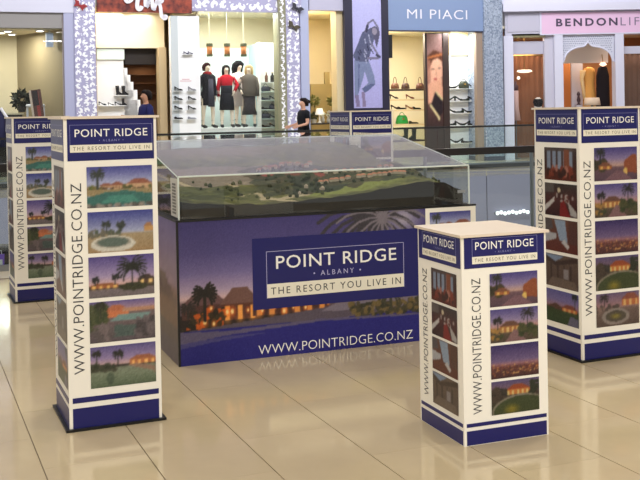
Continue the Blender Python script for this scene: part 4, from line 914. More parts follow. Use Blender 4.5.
# white shelving at the right of the boutique
n = .95
a, b, z0, z1 = FF.rect(261, 279, 42, 130, n)
su = thing('shelf_unit', 'white shelf unit with shoes and bags at the right of the boutique window', 'shelf', FF.w((a + b) / 2, n, ZFL), FF.th); w = (b - a) / 2
MB().box(-w, w, .3, .34, 0, z1 - ZFL).build('back', wsh, su); MB().box(-w - .02, -w, 0, .34, 0, z1 - ZFL).build('side', wsh, su)
for i, y in enumerate((91.5, 100, 109.5, 118.5, 127.3)):
    zz = Z_(270, y, n) - ZFL; MB().box(-w, w, 0, .3, zz - .02, zz).build('shelf_board', mat('mint_shelf', (206, 226, 220), .3), su)
    nm = ('top', 'second', 'third', 'fourth', 'bottom')[i]
    for j, x in enumerate((265.5, 273.5)):
        if (i + j) % 3 == 0:
            t, z = FF.at(x, y - .2, n + .1); r_ = thing('handbag', 'small dark handbag, %s shelf, %s side of the boutique shelf unit' % (nm, ('left', 'right')[j]), 'bag', FF.w(t, n + .1, z), FF.th, 'goods on the boutique shelves'); MB().ell([(0, .12, .06), (.08, .13, .06), (.14, .10, .04)], 12).build('body', mat('bag_grey', (60, 62, 78), .5), r_, True); MB().tube([(.06 * math.cos(q), 0, .12 + .09 * math.sin(q)) for q in [k * PI / 8 for k in range(9)]], .008, 5).build('handle', mat('bag_grey', (60, 62, 78)), r_)
        else: shoe(FF, x, y - .2, n + .1, 'pump' if j else 'flat', (54, 58, 78) if i % 2 else blk, 'dark shoe, %s shelf, %s side of the boutique shelf unit' % (nm, ('left', 'right')[j]), -1, .9, 'goods on the boutique shelves')
for i, x in enumerate((267, 273)):
    t, z = FF.at(x, 82, n + .05); z -= .0
    shelf(FF, x - 2.5, x + 2.5, 82.2, n, n + .3, wsh, '%s glass ledge for a bottle on the boutique shelf unit' % ('left', 'right')[i], .01)
    r_ = thing('bottle', ('slim brown bottle', 'stout black bottle')[i] + ' above the boutique shelf rows', 'bottle', FF.w(t, n + .1, z), FF.th); s = (.045, .06)[i]; mm = mat(('bottle_brown', 'bottle_black')[i], ((120, 84, 70), (30, 30, 34))[i], .25); MB().ell([(0, s, s), (.17, s, s), (.21, s * .4, s * .4), (.25, s * .4, s * .4)], 12).build('body', mm, r_, True); MB().ell([(.25, s * .5, s * .5), (.28, s * .5, s * .5)], 10).build('cap', mat('bottle_cap', (180, 170, 150), .3), r_)

# ============ scroll column right of the boutique, butterflies
scroll_column(279, 286.5, 'narrow olive and white scrollwork pillar right of the boutique window', 13, .11, base=mat('olive_column', (138, 136, 110), .5), n=-.16)
scroll_column(286.5, 300, 'lilac pillar covered in white scrollwork behind the woman in black', 14, .155)
butterfly(296.5, 9, -.16, .28, mat('dark_paper', (44, 42, 56), .6), 'upper dark butterfly on the right scrollwork pillar'); butterfly(293, 27, -.16, .28, mat('brown_paper', (74, 66, 50), .6), 'lower brownish butterfly on the right scrollwork pillar')

# ============ flower shop x 300-345
S(FF, MB().box(T_(300), T_(308.5), -.06, .2, ZFL, 5.4), 'trim_9', mat('lilac_frame', (178, 184, 214), .4)); S(FF, MB().box(T_(308.5, 5), T_(344, 5), -.06, .2, Z_(325, 10.5), 5.4), 'wall_header', mat('lilac_header', (186, 184, 206), .5))
t0, t1, zt = room(FF, 308, 345, 10, 4.0, (226, 212, 176), (232, 222, 192))
shoplight(FF, T_(325), 1.6, zt - .08, 190, 1.0, (1, .95, .86))
for i, x in enumerate((311, 316, 321, 327, 333)):
    r_ = thing('downlight', 'tiny spotlight in the row over the flower shop opening, %s' % ORD[i], 'light', FF.w(T_(x, 12, .25), .25, zt - .03), FF.th, 'spotlights over the flower shop'); MB().ell([(-.03, .045, .045), (.03, .05, .05)], 10).build('rim', lilw, r_); MB().ell([(-.045, .035, .035), (-.03, .035, .035)], 10).build('lens', mat('lamp_glow', (255, 246, 225)), r_)
S(FF, MB().box(T_(336.5, 60, .1), T_(344, 60, .1), .1, .5, ZFL, zt), 'wall_pier', mat('cream_pier', (232, 214, 172), .6))
S(FF, MB().box(T_(311, 100, 2.5), T_(337, 100, 2.5), 2.5, 2.6, ZFL, Z_(325, 84, 2.5)), 'wall_partition', mat('olive_panel', (146, 128, 82), .6)); S(FF, MB().box(T_(325, 80, 2.5), T_(329.5, 80, 2.5), 2.48, 2.6, Z_(325, 85, 2.5), Z_(325, 72, 2.5)), 'trim_10', mat('olive_panel', (158, 134, 66)))
tb = thing('table', 'long table of plants at the front of the flower shop', 'table', FF.w(T_(322, 122, .8), .8, ZFL), FF.th); zt2 = Z_(322, 123, .8) - ZFL
MB().box(-.5, .5, -.25, .3, zt2 - .04, zt2).build('tabletop', mat('dark_wood', (40, 32, 26)), tb)
for sx in (-.45, .45):
    for sy in (-.2, .25): MB().box(sx - .025, sx + .025, sy - .025, sy + .025, 0, zt2 - .04).build('leg', mat('dark_wood', (40, 32, 26)), tb)
for i, (x, lb) in enumerate(((314, 'slim topiary plant at the left of the flower shop table'), (333, 'slim topiary plant at the right of the flower shop table'))):
    r_ = thing('potted_plant', lb, 'plant', FF.w(T_(x, 110, .85), .85, ZFL + zt2), FF.th, 'topiary plants'); MB().ell([(0, .06, .06), (.12, .08, .08)], 12).build('pot', mat('white_pot', (226, 222, 210), .4), r_); MB().tube([(0, 0, .1), (.01, 0, .5)], .012, 6).build('stem', mat('stem_brown', (92, 72, 44), .7), r_); leaf_cluster(MB(), 0, 0, .62, .17, 110, .09, 20 + i, .7).build('foliage', mat('olive_leaf', (120, 118, 56), .6), r_, kind='stuff'); leaf_cluster(MB(), 0, 0, .2, .13, 60, .08, 30 + i, .7).build('low_foliage', mat('dark_olive_leaf', (62, 66, 34), .6), r_, kind='stuff')
r_ = thing('table_lamp', 'white-shaded lamp between the two topiary plants', 'lamp', FF.w(T_(319.5, 110, .62), .62, ZFL + zt2), FF.th)
MB().ell([(0, .07, .07), (.03, .05, .05), (.06, .02, .02), (.26, .02, .02)], 12).build('base', mat('white_pot', (226, 222, 210)), r_, True); MB().ell([(.24, .13, .13), (.42, .08, .08)], 14).build('shade', mat('white_shade', (250, 246, 232), .7, emit=.3), r_)
for i, x in enumerate((323.0, 328.5)):
    r_ = thing('vase', ('left', 'right')[i] + ' white vase with pale flowers near the lamp in the flower shop', 'vase', FF.w(T_(x, 118, .95), .95, ZFL + zt2), FF.th); MB().ell([(0, .04, .04), (.08, .06, .06), (.16, .03, .03), (.2, .045, .045)], 12).build('body', mat('white_pot', (226, 222, 210)), r_, True); leaf_cluster(MB(), 0, 0, .26, .08, 40, .06, 40 + i).build('flowers', mat('pale_petal', (226, 230, 214), .6), r_, kind='stuff')

# people
def person(x, yt, n, label, skin, rz, larm, rarm, top, legs, hair, bun=False):
    t = T_(x, 115, n); H = (Z_(x, yt, n) - ZFL) * .985
    p = thing('person', label, 'person', FF.w(t, n, ZFL), FF.th + rz)
    _, k = human(p, H, mat('skin_' + '_'.join(map(str, skin)), skin, .5), larm, rarm)
    m_ = MB().ell([(.90 * k, .155 * k, .14 * k), (1.07 * k, .14 * k, .125 * k), (1.25 * k, .165 * k, .15 * k), (1.38 * k, .185 * k, .12 * k), (1.44 * k, .10 * k, .085 * k)], 16)
    for s, arm in ((1, larm), (-1, rarm)):
        sh = Vector((s * .165, .01, 1.375)) * k; el = sh + Vector(arm[0]) * k; q = el if bun is None else sh.lerp(el, .55); m_.tube([Vector((s * .1, .01, 1.38)) * k, sh, q], [.075 * k, .068 * k, .058 * k], 8)
        if bun is None: wr = el + Vector(arm[1]) * k; m_.tube([el, el.lerp(wr, .95)], [.056 * k, .042 * k], 8)
    m_.build('shirt', cl('shirt' + str(top), top), p, True)
    m_ = MB()
    for s in (-1, 1): m_.tube([(s * .085 * k, 0, .96 * k), (s * .088 * k, -.01 * k, .5 * k), (s * .095 * k, .01 * k, .09 * k)], [.125 * k, .085 * k, .075 * k], 10)
    m_.build('trousers', cl('trousers' + str(legs), legs), p, True)
    hh = MB().ell([(1.53 * k, .075 * k, .04 * k, 0, .075 * k), (1.62 * k, .098 * k, .07 * k, 0, .055 * k), (1.69 * k, .092 * k, .10 * k, 0, .012 * k), (1.73 * k, .04 * k, .05 * k, 0, .01 * k)], 14)
    if bun: hh.ell([(1.60 * k, .03 * k, .03 * k, 0, .13 * k), (1.64 * k, .05 * k, .045 * k, 0, .135 * k), (1.68 * k, .02 * k, .02 * k, 0, .13 * k)], 10)
    hh.build('hair', cl('hair' + str(hair), hair), p, True)
    return p
person(303.5, 98, -1.2, 'woman in a black short-sleeved top with tied-back hair, standing before the scrollwork pillar', (206, 156, 130), -PI / 2 + .1, ((.06, -.02, -.26), (-.02, -.20, -.05)), ((-.06, -.04, -.26), (.02, -.20, -.05)), (24, 24, 30), (30, 30, 36), (34, 24, 22), True)
person(146, 90, -.9, 'man in a navy shirt in front of the dark stepped opening', (176, 128, 100), -PI / 2 + .2, ((.06, -.04, -.26), (.0, -.24, .04)), ((-.06, -.05, -.26), (.0, -.24, .06)), (34, 36, 82), (30, 30, 40), (26, 20, 20), None)

# ============ tall fashion banner
a, b, z0, z1 = FF.rect(344.5, 388.5, 0, 108, -.1)
bn = thing('poster', 'tall lilac fashion poster of a posing woman in a dark frame', 'poster', FF.w((a + b) / 2, -.1, ZFL), FF.th); w = (b - a) / 2; zT = 5.4 - ZFL
for x_a, x_b in ((344.5, 352.5), (382, 388.5)):
    p0, p1 = T_(x_a, 60, -.1) - (a + b) / 2, T_(x_b, 60, -.1) - (a + b) / 2; MB().box(p0, p1, -.04, .1, 0, zT).build('frame_post', mat('dark_navy_frame', (38, 36, 58), .4), bn)
MB().box(-w, w, 0, .08, 0, zT).build('backing', mat('dark_navy_frame', (38, 36, 58)), bn)
c = Canvas(44, 150, asp=30 / 118, seed=5)
c.grad([(0, (168, 164, 214)), (.4, (178, 176, 226)), (1, (190, 190, 236))])
YY = lambda y: 1 - (y + 10) / 118 if False else (108 - y) / 118
XX = lambda x: (x - 352.5) / 29.5
def pg(pts, col, a_=1): c.poly([(XX(x), YY(y)) for x, y in pts], col, a_)
def pl_(x0, y0, x1, y1, t_, col): c.line(XX(x0), YY(y0), XX(x1), YY(y1), t_ / 118, col)
jean = (122, 132, 166); jd = (90, 98, 136); sh_ = (88, 92, 122); sk_ = (120, 116, 142)
pg([(354.5, 60), (365, 61), (364, 74), (361, 84), (357, 96), (354, 96), (354, 80)], jean); pg([(361, 61), (369, 61), (374, 76), (375, 84), (370, 88), (364, 92), (361, 89), (368, 83), (366, 76)], jean); pg([(362, 88), (370, 84), (375, 84), (370, 89), (364, 93)], jd); pl_(359, 64, 358, 92, .5, jd)
pg([(354, 95), (358, 95), (359.5, 107), (356, 107)], (126, 114, 148)); pg([(361, 92), (364, 92), (365.5, 107), (362, 107)], (134, 120, 152))
pg([(353, 56), (358, 44), (363, 32), (371, 28), (375, 38), (372, 48), (368, 62), (356, 61)], sh_)
for i in range(26):
    x_, y_ = 355 + 17 * c.r.rand(), 32 + 28 * c.r.rand()
    if x_ > 353 + (58 - y_) * .45 and x_ < 376 - (y_ - 34) * .25: pl_(x_, y_, x_ + 2.5 * c.r.rand(), y_ + 3.5, .55, (168, 170, 196) if i % 2 else (48, 50, 76))
pg([(371, 28), (375, 26), (379, 28), (380.5, 33), (379, 40), (377, 48), (375, 40), (373, 34)], (86, 84, 108)); c.ell(XX(375), YY(31), 2.6 / 29.5, 3.6 / 118, (150, 142, 160))
pl_(366, 32, 369, 23, 1.1, sk_); pl_(369, 23, 374, 19.5, .9, sk_); pl_(374, 20, 379, 28, .9, sk_); pl_(368, 26, 367, 31, 1.3, (60, 60, 84))
pl_(372, 44, 376, 51, 1.0, sk_); pl_(376, 51, 379, 56, .9, sk_); pl_(368, 58, 378, 58, 1.1, sk_); pl_(377, 55, 380, 57, 1.2, (60, 60, 84))
c.noise(4)
pa, pb, pz0, pz1 = FF.rect(352.5, 382, -10, 108, -.13)
obj('figure_print', c.mesh(pb - pa, pz1 - pz0, pa - (a + b) / 2, pz0 - ZFL, -.01, 'figure_print'), INK, bn, label='lilac print of a woman leaning with raised arms')

# ============ shoe shop with blue-grey sign
a = T_(388, 15, -.1); b = T_(484.5, 15, -.1); z0 = Z_(436, 31.5, -.1)
sg = thing('shop_sign', 'blue-grey fascia sign reading MI PIACI in thin white letters', 'sign', FF.w(a, -.1, z0), FF.th); W_ = b - a
MB().box(0, W_, 0, .25, .03, 5.4 - z0).build('board', mat('blue_grey_sign', (132, 152, 190), .35, .5), sg); MB().box(0, W_, -.005, .25, 0, .03).build('lower_edge', mat('dark_slate', (62, 66, 90), .4), sg)
la = T_(407, 15, -.1) - a; lb = T_(467, 15, -.1) - a; lz0 = Z_(436, 19.0, -.1) - z0; lz1 = Z_(436, 9.6, -.1) - z0
words('sign_word', text_mesh('MI PIACI', lb - la, lz1 - lz0, -.004, 1.1, x=la, z=lz0, y=-.012), mat('white_sign_paint', (238, 236, 244)), sg, 2)
t0, t1, zt = room(FF, 388.5, 476, 32, 3.2, (236, 224, 192), (236, 228, 200))
shoplight(FF, T_(408), 1.2, zt - .08, 170, 1.1, (1, .94, .8)); shoplight(FF, T_(462), .35, zt - .08, 62, .7, (.96, 1, .95))
a, b, z0, z1 = FF.rect(386.8, 391.5, 35, 58, -.05)
r_ = thing('wall_speaker', 'small black box speaker hanging under the left end of the blue-grey sign', 'speaker', FF.w((a + b) / 2, -.02, z0), FF.th); MB().box(-(b - a) / 2, (b - a) / 2, -.08, .08, 0, z1 - z0).build('cabinet', black, r_); MB().box(-(b - a) / 2 + .01, (b - a) / 2 - .01, -.09, -.08, .02, z1 - z0 - .02).build('grille', mat('black_mesh', (30, 30, 32), .8), r_)
n = 1.2
for y, lb in ((89, 'dark shelf with three handbags in the shoe shop'), (99, 'cream shelf with two shoes below the handbags'), (109.5, 'cream shelf with four shoes in the shoe shop'), (124, 'lowest shelf with the green bag in the shoe shop')):
    shelf(FF, 388.8, 425.5, y, n, n + .45, mat('dark_shelf', (64, 46, 34), .5) if y == 89 else mat('cream_shelf', (226, 204, 156), .5), lb, .05)
def handbag(x, y, n, col, label, s=1.0, hh=.16):
    t, z = FF.at(x, y, n); r_ = thing('handbag', label, 'bag', FF.w(t, n, z), FF.th, 'handbags in the shoe shop'); m = mat('bag' + str(col), col, .45)
    MB().ell([(0, .13 * s, .07 * s), (.02 * s, .14 * s, .075 * s), (.12 * s, .12 * s, .06 * s), (.17 * s, .085 * s, .035 * s)], 14).build('body', m, r_, True); MB().tube([(.055 * s * math.cos(q), 0, .15 * s + hh * math.sin(q)) for q in [k * PI / 10 for k in range(11)]], .010, 5).build('handle', m, r_)
    MB().box(-.02 * s, .02 * s, -.075 * s, -.06 * s, .08 * s, .12 * s).build('clasp', mat('brass', (170, 140, 80), .3, .5, .8), r_)
for i, x in enumerate((395, 405.5, 420)): handbag(x, 88.8, n + .15, ((104, 62, 36), (70, 44, 32), (88, 50, 34))[i], '%s of the three brown handbags on the dark shelf' % ('leftmost', 'middle', 'rightmost')[i], 1.0, .2)
for i, x in enumerate((394, 410)): shoe(FF, x, 98.8, n + .15, 'pump', ((50, 30, 24), (150, 84, 60))[i], ('dark brown shoe at the left', 'tan shoe at the right')[i] + ' of the shelf below the handbags', -1, 1.0, 'shoes below the handbags')
for i, x in enumerate((395, 401.5, 409.5, 416.5)): shoe(FF, x, 109.3, n + .15, ('pump', 'flat', 'pump', 'flat')[i], ((60, 40, 30), blk, (170, 120, 80), (30, 36, 30))[i], ('brown pump', 'black flat shoe', 'tan pump', 'blackish-green flat shoe')[i] + ' on the four-shoe cream shelf', -1, 1.0, 'shoes on the cream shelf')
handbag(402, 123.8, n + .15, (44, 160, 62), 'bright green handbag on the lowest shelf of the shoe shop', 1.5, .12)
shoe(FF, 413.5, 123.8, n + .15, 'flat', (60, 56, 40), 'olive shoe right of the green handbag', -1, 1.1)
shelf(FF, 388.8, 425.5, 140, n, n + .45, mat('dark_shelf', (64, 46, 34)), 'floor-level dark shelf seen through the balustrade glass', .05)
for i, x in enumerate((405, 413)): shoe(FF, x, 139.7, n + .15, 'boot', (36, 44, 36), '%s dark boot standing low behind the balustrade glass' % ('left', 'right')[i], 1, 1.0)
# portrait board
a, b, z0, z1 = FF.rect(425.5, 449, 34, 140, .5)
pr = thing('portrait_poster', 'tall brown poster of a woman\'s face with a dark clutch, between the shelves', 'poster', FF.w((a + b) / 2, .5, ZFL), FF.th); w = (b - a) / 2
hT = Z_(437, 33, .5) - ZFL
MB().box(-w, w, .0, .12, 0, hT).build('backing', mat('dark_brown_board', (52, 36, 34), .5), pr)
c = Canvas(26, 100, asp=.19, seed=6); c.grad([(0, (60, 44, 44)), (.1, (70, 46, 44)), (.45, (120, 80, 72)), (1, (158, 124, 122))])
Y2 = lambda y: (128 - y) / 94; X2 = lambda x: (x - 427.5) / 15.5
P2 = lambda pts, col, a_=1: c.poly([(X2(x), Y2(y)) for x, y in pts], col, a_)
P2([(428, 62), (432, 55), (438, 54), (442, 60), (443, 75), (438, 84), (430, 86), (428, 80)], (232, 178, 150)); P2([(427.5, 70), (428, 56), (434, 50), (442, 53), (443, 62), (438, 58), (433, 60), (430, 68)], (86, 48, 34)); P2([(428, 57), (443, 53), (443, 55), (428, 59)], (200, 120, 70)); P2([(428, 60), (431, 60), (430.5, 86), (428, 84)], (176, 120, 100), .8); c.ell(X2(433), Y2(69), .10, .008, (70, 46, 42)); c.ell(X2(439.5), Y2(68), .09, .008, (70, 46, 42)); P2([(436, 68), (437.5, 75), (435.5, 75.5)], (200, 146, 122)); c.ell(X2(435.5), Y2(79), .10, .012, (176, 70, 70)); P2([(428, 84), (442, 78), (443, 100), (428, 104)], (226, 168, 138)); P2([(431, 104), (435, 92), (443, 100), (443, 112), (439, 116)], (40, 28, 34)); P2([(429, 105), (431, 104), (440, 118), (439, 121)], (230, 216, 160)); P2([(435, 92), (436, 91), (443, 99), (443, 102)], (222, 205, 150)); c.blur(3); c.noise(5)
pa, pb, pz0, pz1 = FF.rect(427.5, 443, 34, 128, .49)
obj('portrait_print', c.mesh(pb - pa, pz1 - pz0, pa - (a + b) / 2, pz0 - ZFL, -.005, 'portrait_print'), INK, pr, label='printed portrait holding a dark clutch')
MB().box(T_(443, 80, .5) - (a + b) / 2, w, -.03, 0, 0, hT).build('dark_post', mat('dark_brown_board', (52, 36, 34)), pr)
# bright white shoe display
a, b, z0, z1 = FF.rect(449.5, 476, 55, 150, .6)
wd = thing('shoe_display', 'brightly lit white wall display with rows of dark shoes', 'display stand', FF.w((a + b) / 2, .75, ZFL), FF.th); w = (b - a) / 2; hT = Z_(462, 55, .7) - ZFL
MB().box(-w - .05, w + .05, .1, .2, 0, hT).build('back', mat('white_display', (246, 246, 246)), wd)
S(FF, MB().box(T_(449, 45, .9), T_(476, 45, .9), .8, .9, hT + ZFL, zt), 'wall_bulkhead', mat('cream_pier', (232, 214, 172)))
rows = {88.5: [451, 456.5, 472], 101: [451, 459, 465, 472], 113: [452, 459.5, 466, 471.5], 125.5: [452, 459, 466, 472], 143: [453, 459, 465.5, 473]}
for i, (y, xs) in enumerate(rows.items()):
    zz = Z_(462, y, .62) - ZFL; MB().box(-w, w, -.12, .1, zz - .015, zz).build('shelf_board', wsh, wd); nm = ('top', 'second', 'third', 'fourth', 'lowest')[i]
    for j, x in enumerate(xs): shoe(FF, x, y - .15, .68, 'pump' if (i + j) % 3 else 'flat', (22, 34, 26) if (i + j) % 2 else blk, 'dark shoe in the %s row of the bright white display, %s' % (nm, ORD[j]), 1 if (i + j) % 2 else -1, 1.05, 'shoes on the bright white display')
handbag(463.8, 88.3, .66, (44, 50, 34), 'dark green rumpled bag on the top row of the bright white display', 1.25, .08)
S(FF, MB().box(T_(475.5, 60), T_(485, 60), -.05, .1, ZFL, Z_(480, 31)), 'wall_pier', mat('taupe_pier', (158, 138, 122), .6))

# ============ silver column
a, b, z0, z1 = FF.rect(484.5, 503, 60, 61, -.15)
def sparkle():
    m = mat('sparkling_silver', (158, 172, 196), .35, .5, .3); nt = m.node_tree; b_ = nt.nodes['Principled BSDF']; tc = nt.nodes.new('ShaderNodeTexCoord'); vo = nt.nodes.new('ShaderNodeTexVoronoi'); vo.inputs['Scale'].default_value = 26
    rp = nt.nodes.new('ShaderNodeValToRGB'); rp.color_ramp.elements[0].color = tuple(lin((118, 132, 160))) + (1,); rp.color_ramp.elements[1].color = tuple(lin((196, 208, 226))) + (1,)
    nt.links.new(tc.outputs['Object'], vo.inputs['Vector']); nt.links.new(vo.outputs['Color'], rp.inputs['Fac']); nt.links.new(rp.outputs[0], b_.inputs['Base Color']); return m
r_ = thing('column', 'wide sparkling silver-blue column between the shoe shop and the pink-signed shop', 'column', FF.w((a + b) / 2, -.15, ZFL), FF.th); w = (b - a) / 2
MB().box(-w, w, 0, 1.2, .12, 5.4 - ZFL).build('shaft', sparkle(), r_); MB().box(-w - .01, w + .01, -.012, 1.2, 0, .12).build('base', mat('dark_slate', (62, 66, 90)), r_)

# ============ pink-signed shop
B = BF
TB = lambda x, y=60, n=0: B.at(x, y, n)[0]
ZB_ = lambda x, y, n=0: B.at(x, y, n)[1]
t0, t1, zt = room(B, 505, 700, 34, 4.0, (150, 98, 58), (206, 192, 170), n0=.1)
S(B, MB().box(TB(502), TB(720), -.35, .3, ZB_(570, 11.5), ZB_(570, 4)), 'trim_11', lilw); S(B, MB().box(TB(500), TB(720), -.25, .3, ZB_(570, 4), 5.6), 'wall_header', lilw)
S(B, MB().box(TB(505), TB(720), -.1, .3, ZB_(570, 35), ZB_(570, 11.5)), 'wall_header', mat('grey_lilac_header', (198, 196, 212), .5))
for xa, xb in ((507, 540),):
    S(B, MB().box(TB(xa), TB(xb), -.13, -.1, ZB_(523, 32), ZB_(523, 14)), 'trim_12', mat('grey_lilac_panel2', (190, 188, 206), .5))
a = TB(541.5, 22, -.15); b = TB(700, 22, -.15); z0 = ZB_(590, 33.2, -.15); z1 = ZB_(590, 12, -.15)
sg = thing('shop_sign', 'long pink sign with dark spaced capital lettering', 'sign', B.w(a, -.15, z0), 0); W_ = b - a; px_ = W_ / (700 - 541.5)
MB().box(0, W_, 0, .06, 0, z1 - z0).build('board', mat('pink_sign', (226, 190, 220), .4), sg)
MB().box(-.05, 0, -.01, .08, -.03, z1 - z0 + .03).build('end_frame', lilw, sg); MB().box(0, W_, -.01, .05, -.03, 0).build('lower_frame', lilw, sg)
lz = (33.2 - 26.0) * px_; lh = 8.0 * px_
words('bold_letter', text_mesh('BENDON', (617.5 - 556) * px_, lh, .03, 1.35, x=(556 - 541.5) * px_, z=lz, y=-.006), mat('plum_ink', (70, 58, 82), .5), sg, 6)
words('thin_letter', text_mesh('LIFE', (648 - 620.5) * px_, lh, -.005, 1.3, x=(620.5 - 541.5) * px_, z=lz, y=-.006), mat('plum_grey_ink', (120, 108, 134), .5), sg, 4)
for i, (xa, xb) in enumerate(((503, 512.5), (553.5, 562), (614, 622.5), (660, 668))):
    S(B, MB().box(TB(xa), TB(xb), -.15, .25, ZFL, ZB_(570, 35)), 'trim_13', lilw)
S(B, MB().box(TB(544.5), TB(553.5), .0, .2, ZFL, ZB_(570, 35)), 'trim_14', mat('grey_lilac_header', (198, 196, 212)))
S(B, MB().box(TB(511.5), TB(545), .1, .2, ZB_(530, 54), ZB_(530, 41)), 'trim_15', mat('grey_lilac_panel2', (190, 188, 206))); S(B, MB().box(TB(511.5), TB(545), -.1, .2, ZB_(530, 37.5), ZB_(530, 34)), 'trim_16', mat('olive_soffit', (128, 122, 88), .5))
S(B, MB().box(TB(622), TB(700), .1, .2, ZB_(630, 53.5), ZB_(630, 46)), 'trim_17', mat('grey_lilac_header', (198, 196, 212)))
for i, (xa, xb) in enumerate(((512.5, 544.5), (622.5, 661))): S(B, MB().box(TB(xa), TB(xb), .12, .13, ZFL, ZB_(570, 54)), 'window_%d' % (3 + i), shopglass)
# curtain behind the left and right windows, made of separate folds
def curtain(xa, xb, label, col):
    a, b = TB(xa, 90, .9), TB(xb, 90, .9); r_ = thing('curtain', label, 'curtain', B.w((a + b) / 2, .9, ZFL), 0); w = (b - a) / 2; hT = ZB_(530, 54, .9) - ZFL; n = int((b - a) / .05); R = []
    pts = [(-w + 2 * w * i / n, .03 * math.sin(i * 1.9)) for i in range(n + 1)]
    m_ = MB(); m_.add([(x, y, 0) for x, y in pts] + [(x, y, hT - .06) for x, y in pts], [(i, i + 1, n + 2 + i, n + 1 + i) for i in range(n)]); m_.build('cloth', mat('curtain' + str(col), col, .7, noise=.15, nscale=4), r_, True)
    MB().tube([(-w, 0, hT - .04), (w, 0, hT - .04)], .02, 6).build('rod', mat('brass', (170, 140, 80)), r_)
curtain(512, 546, 'brown gathered curtain behind the left window of the pink-signed shop', (150, 92, 56)); curtain(621, 662, 'dark brown gathered curtain behind the right window of the pink-signed shop', (112, 76, 58))
t, z = B.at(524.5, 71, .5); r_ = thing('ceiling_lamp', 'flat oval lamp glowing in the left window of the pink-signed shop', 'lamp', B.w(t, .5, z), 0); MB().ell([(-.05, .12, .12), (-.02, .24, .2), (.03, .2, .16)], 16).build('shade', mat('warm_lamp', (255, 236, 214), .5, emit=1.6), r_, True); MB().tube([(0, 0, .03), (0, 0, zt - z)], .01, 5).build('rod', mat('brass', (170, 140, 80)), r_)
t, z = B.at(518.5, 78, .5); r_ = thing('wall_lamp', 'tiny warm bulb left of the oval lamp in the pink-signed shop', 'lamp', B.w(t, .5, z), 0); MB().ell([(-.05, .02, .02), (0, .055, .055), (.05, .02, .02)], 12).build('bulb', mat('warm_lamp', (255, 236, 214)), r_, True); MB().tube([(0, 0, .05), (0, 0, zt - z)], .006, 5).build('cord', mat('brass', (170, 140, 80)), r_)
# clothes forms near the window foot
t, z = B.at(538, 98, .45); r_ = thing('dress_form', 'black lace bodice on a white form at the foot of the left window', 'mannequin', B.w(t, .45, ZFL), 0); zz = z - ZFL
MB().tube([(0, 0, 0), (0, 0, zz - .6)], .02, 8).build('stand', steel, r_); MB().ell([(0, .15, .15), (.02, .15, .15)], 14).build('base', steel, r_); MB().ell([(zz - .62, .12, .09), (zz - .4, .10, .08), (zz - .15, .14, .11), (zz - .03, .10, .07), (zz + .02, .04, .04)], 14).build('torso', mat('form_white', (226, 218, 214), .5), r_, True); MB().ell([(zz - .45, .105, .085), (zz - .3, .11, .09), (zz - .12, .155, .125), (zz - .03, .13, .1)], 14).build('bodice', cl('black_lace', (24, 20, 24)), r_, True)
t, z = B.at(515.5, 84, .4); r_ = thing('dress_form', 'slim form in a pale pink slip at the left jamb of the pink-signed shop', 'mannequin', B.w(t, .4, ZFL), .4); zz = z - ZFL
MB().tube([(0, 0, 0), (0, 0, zz - .6)], .02, 8).build('stand', steel, r_); MB().ell([(0, .12, .12), (.02, .12, .12)], 14).build('base', steel, r_); MB().ell([(zz - .2, .08, .06), (zz - .05, .09, .06), (zz, .035, .035), (zz + .08, .03, .03)], 12).build('torso', mat('form_dark', (96, 60, 66), .5), r_, True); MB().ell([(zz - 1.1, .10, .07, .06, 0), (zz - .7, .07, .06, .02, 0), (zz - .2, .09, .07)], 12).build('slip', cl('pink_slip', (238, 196, 190)), r_, True)
# ogee arch
xa, xb = 562, 614; a, b = TB(xa, 50, -.05), TB(xb, 50, -.05); zt_ = ZB_(588, 35, -.05); zs = ZB_(588, 62, -.05); zap = ZB_(588, 42, -.05)
ar = thing('arch_screen', 'white ogee-arched lattice screen over the doorway of the pink-signed shop', 'arch', B.w((a + b) / 2, -.05, zs), 0); w = (b - a) / 2
prof = []
for i in range(33):
    q = -1 + i / 16; s = abs(q)
    if s > .94: z = 0
    else: y_ = 1 - s / .94; z = (zap - zs) * (.78 * math.sqrt(max(0, 1 - (1 - y_) ** 2.6)) if y_ < .8 else .78 * math.sqrt(1 - (.2) ** 2.6) + .232 * ((y_ - .8) / .2) ** 1.5)
    prof.append((q * w, z))
hT = zt_ - zs; vs = []; n = len(prof)
for yy in (0, .08):
    vs += [(x, yy, z) for x, z in prof] + [(x, yy, hT) for x, z in prof]
fs = [(i, i + 1, n + i + 1, n + i) for i in range(n - 1)] + [(2 * n + i + 1, 2 * n + i, 3 * n + i, 3 * n + i + 1) for i in range(n - 1)] + [(i + 1, i, 2 * n + i, 2 * n + i + 1) for i in range(n - 1)]
MB().add(vs, fs).build('screen', mat('lattice_white', (206, 208, 222), .5), ar)
MB().tube([(x, -.01, z) for x, z in prof], .022, 6).build('arch_rim', lilw, ar)
lat = MB()
for i in range(26):
    for j in range(10):
        x = -w + .04 + (i + (j % 2) * .5) * (2 * w - .08) / 26; z = hT - .05 - j * .065; zi = np.interp(x, [p[0] for p in prof], [p[1] for p in prof])
        if z > zi + .07: lat.add([(x - .022, -.001, z), (x, -.001, z - .022), (x + .022, -.001, z), (x, -.001, z + .022), (x, -.016, z)], [(0, 1, 4), (1, 2, 4), (2, 3, 4), (3, 0, 4)])
lat.build('lattice_relief', mat('lattice_shade', (158, 160, 184), .5), ar, kind='stuff')
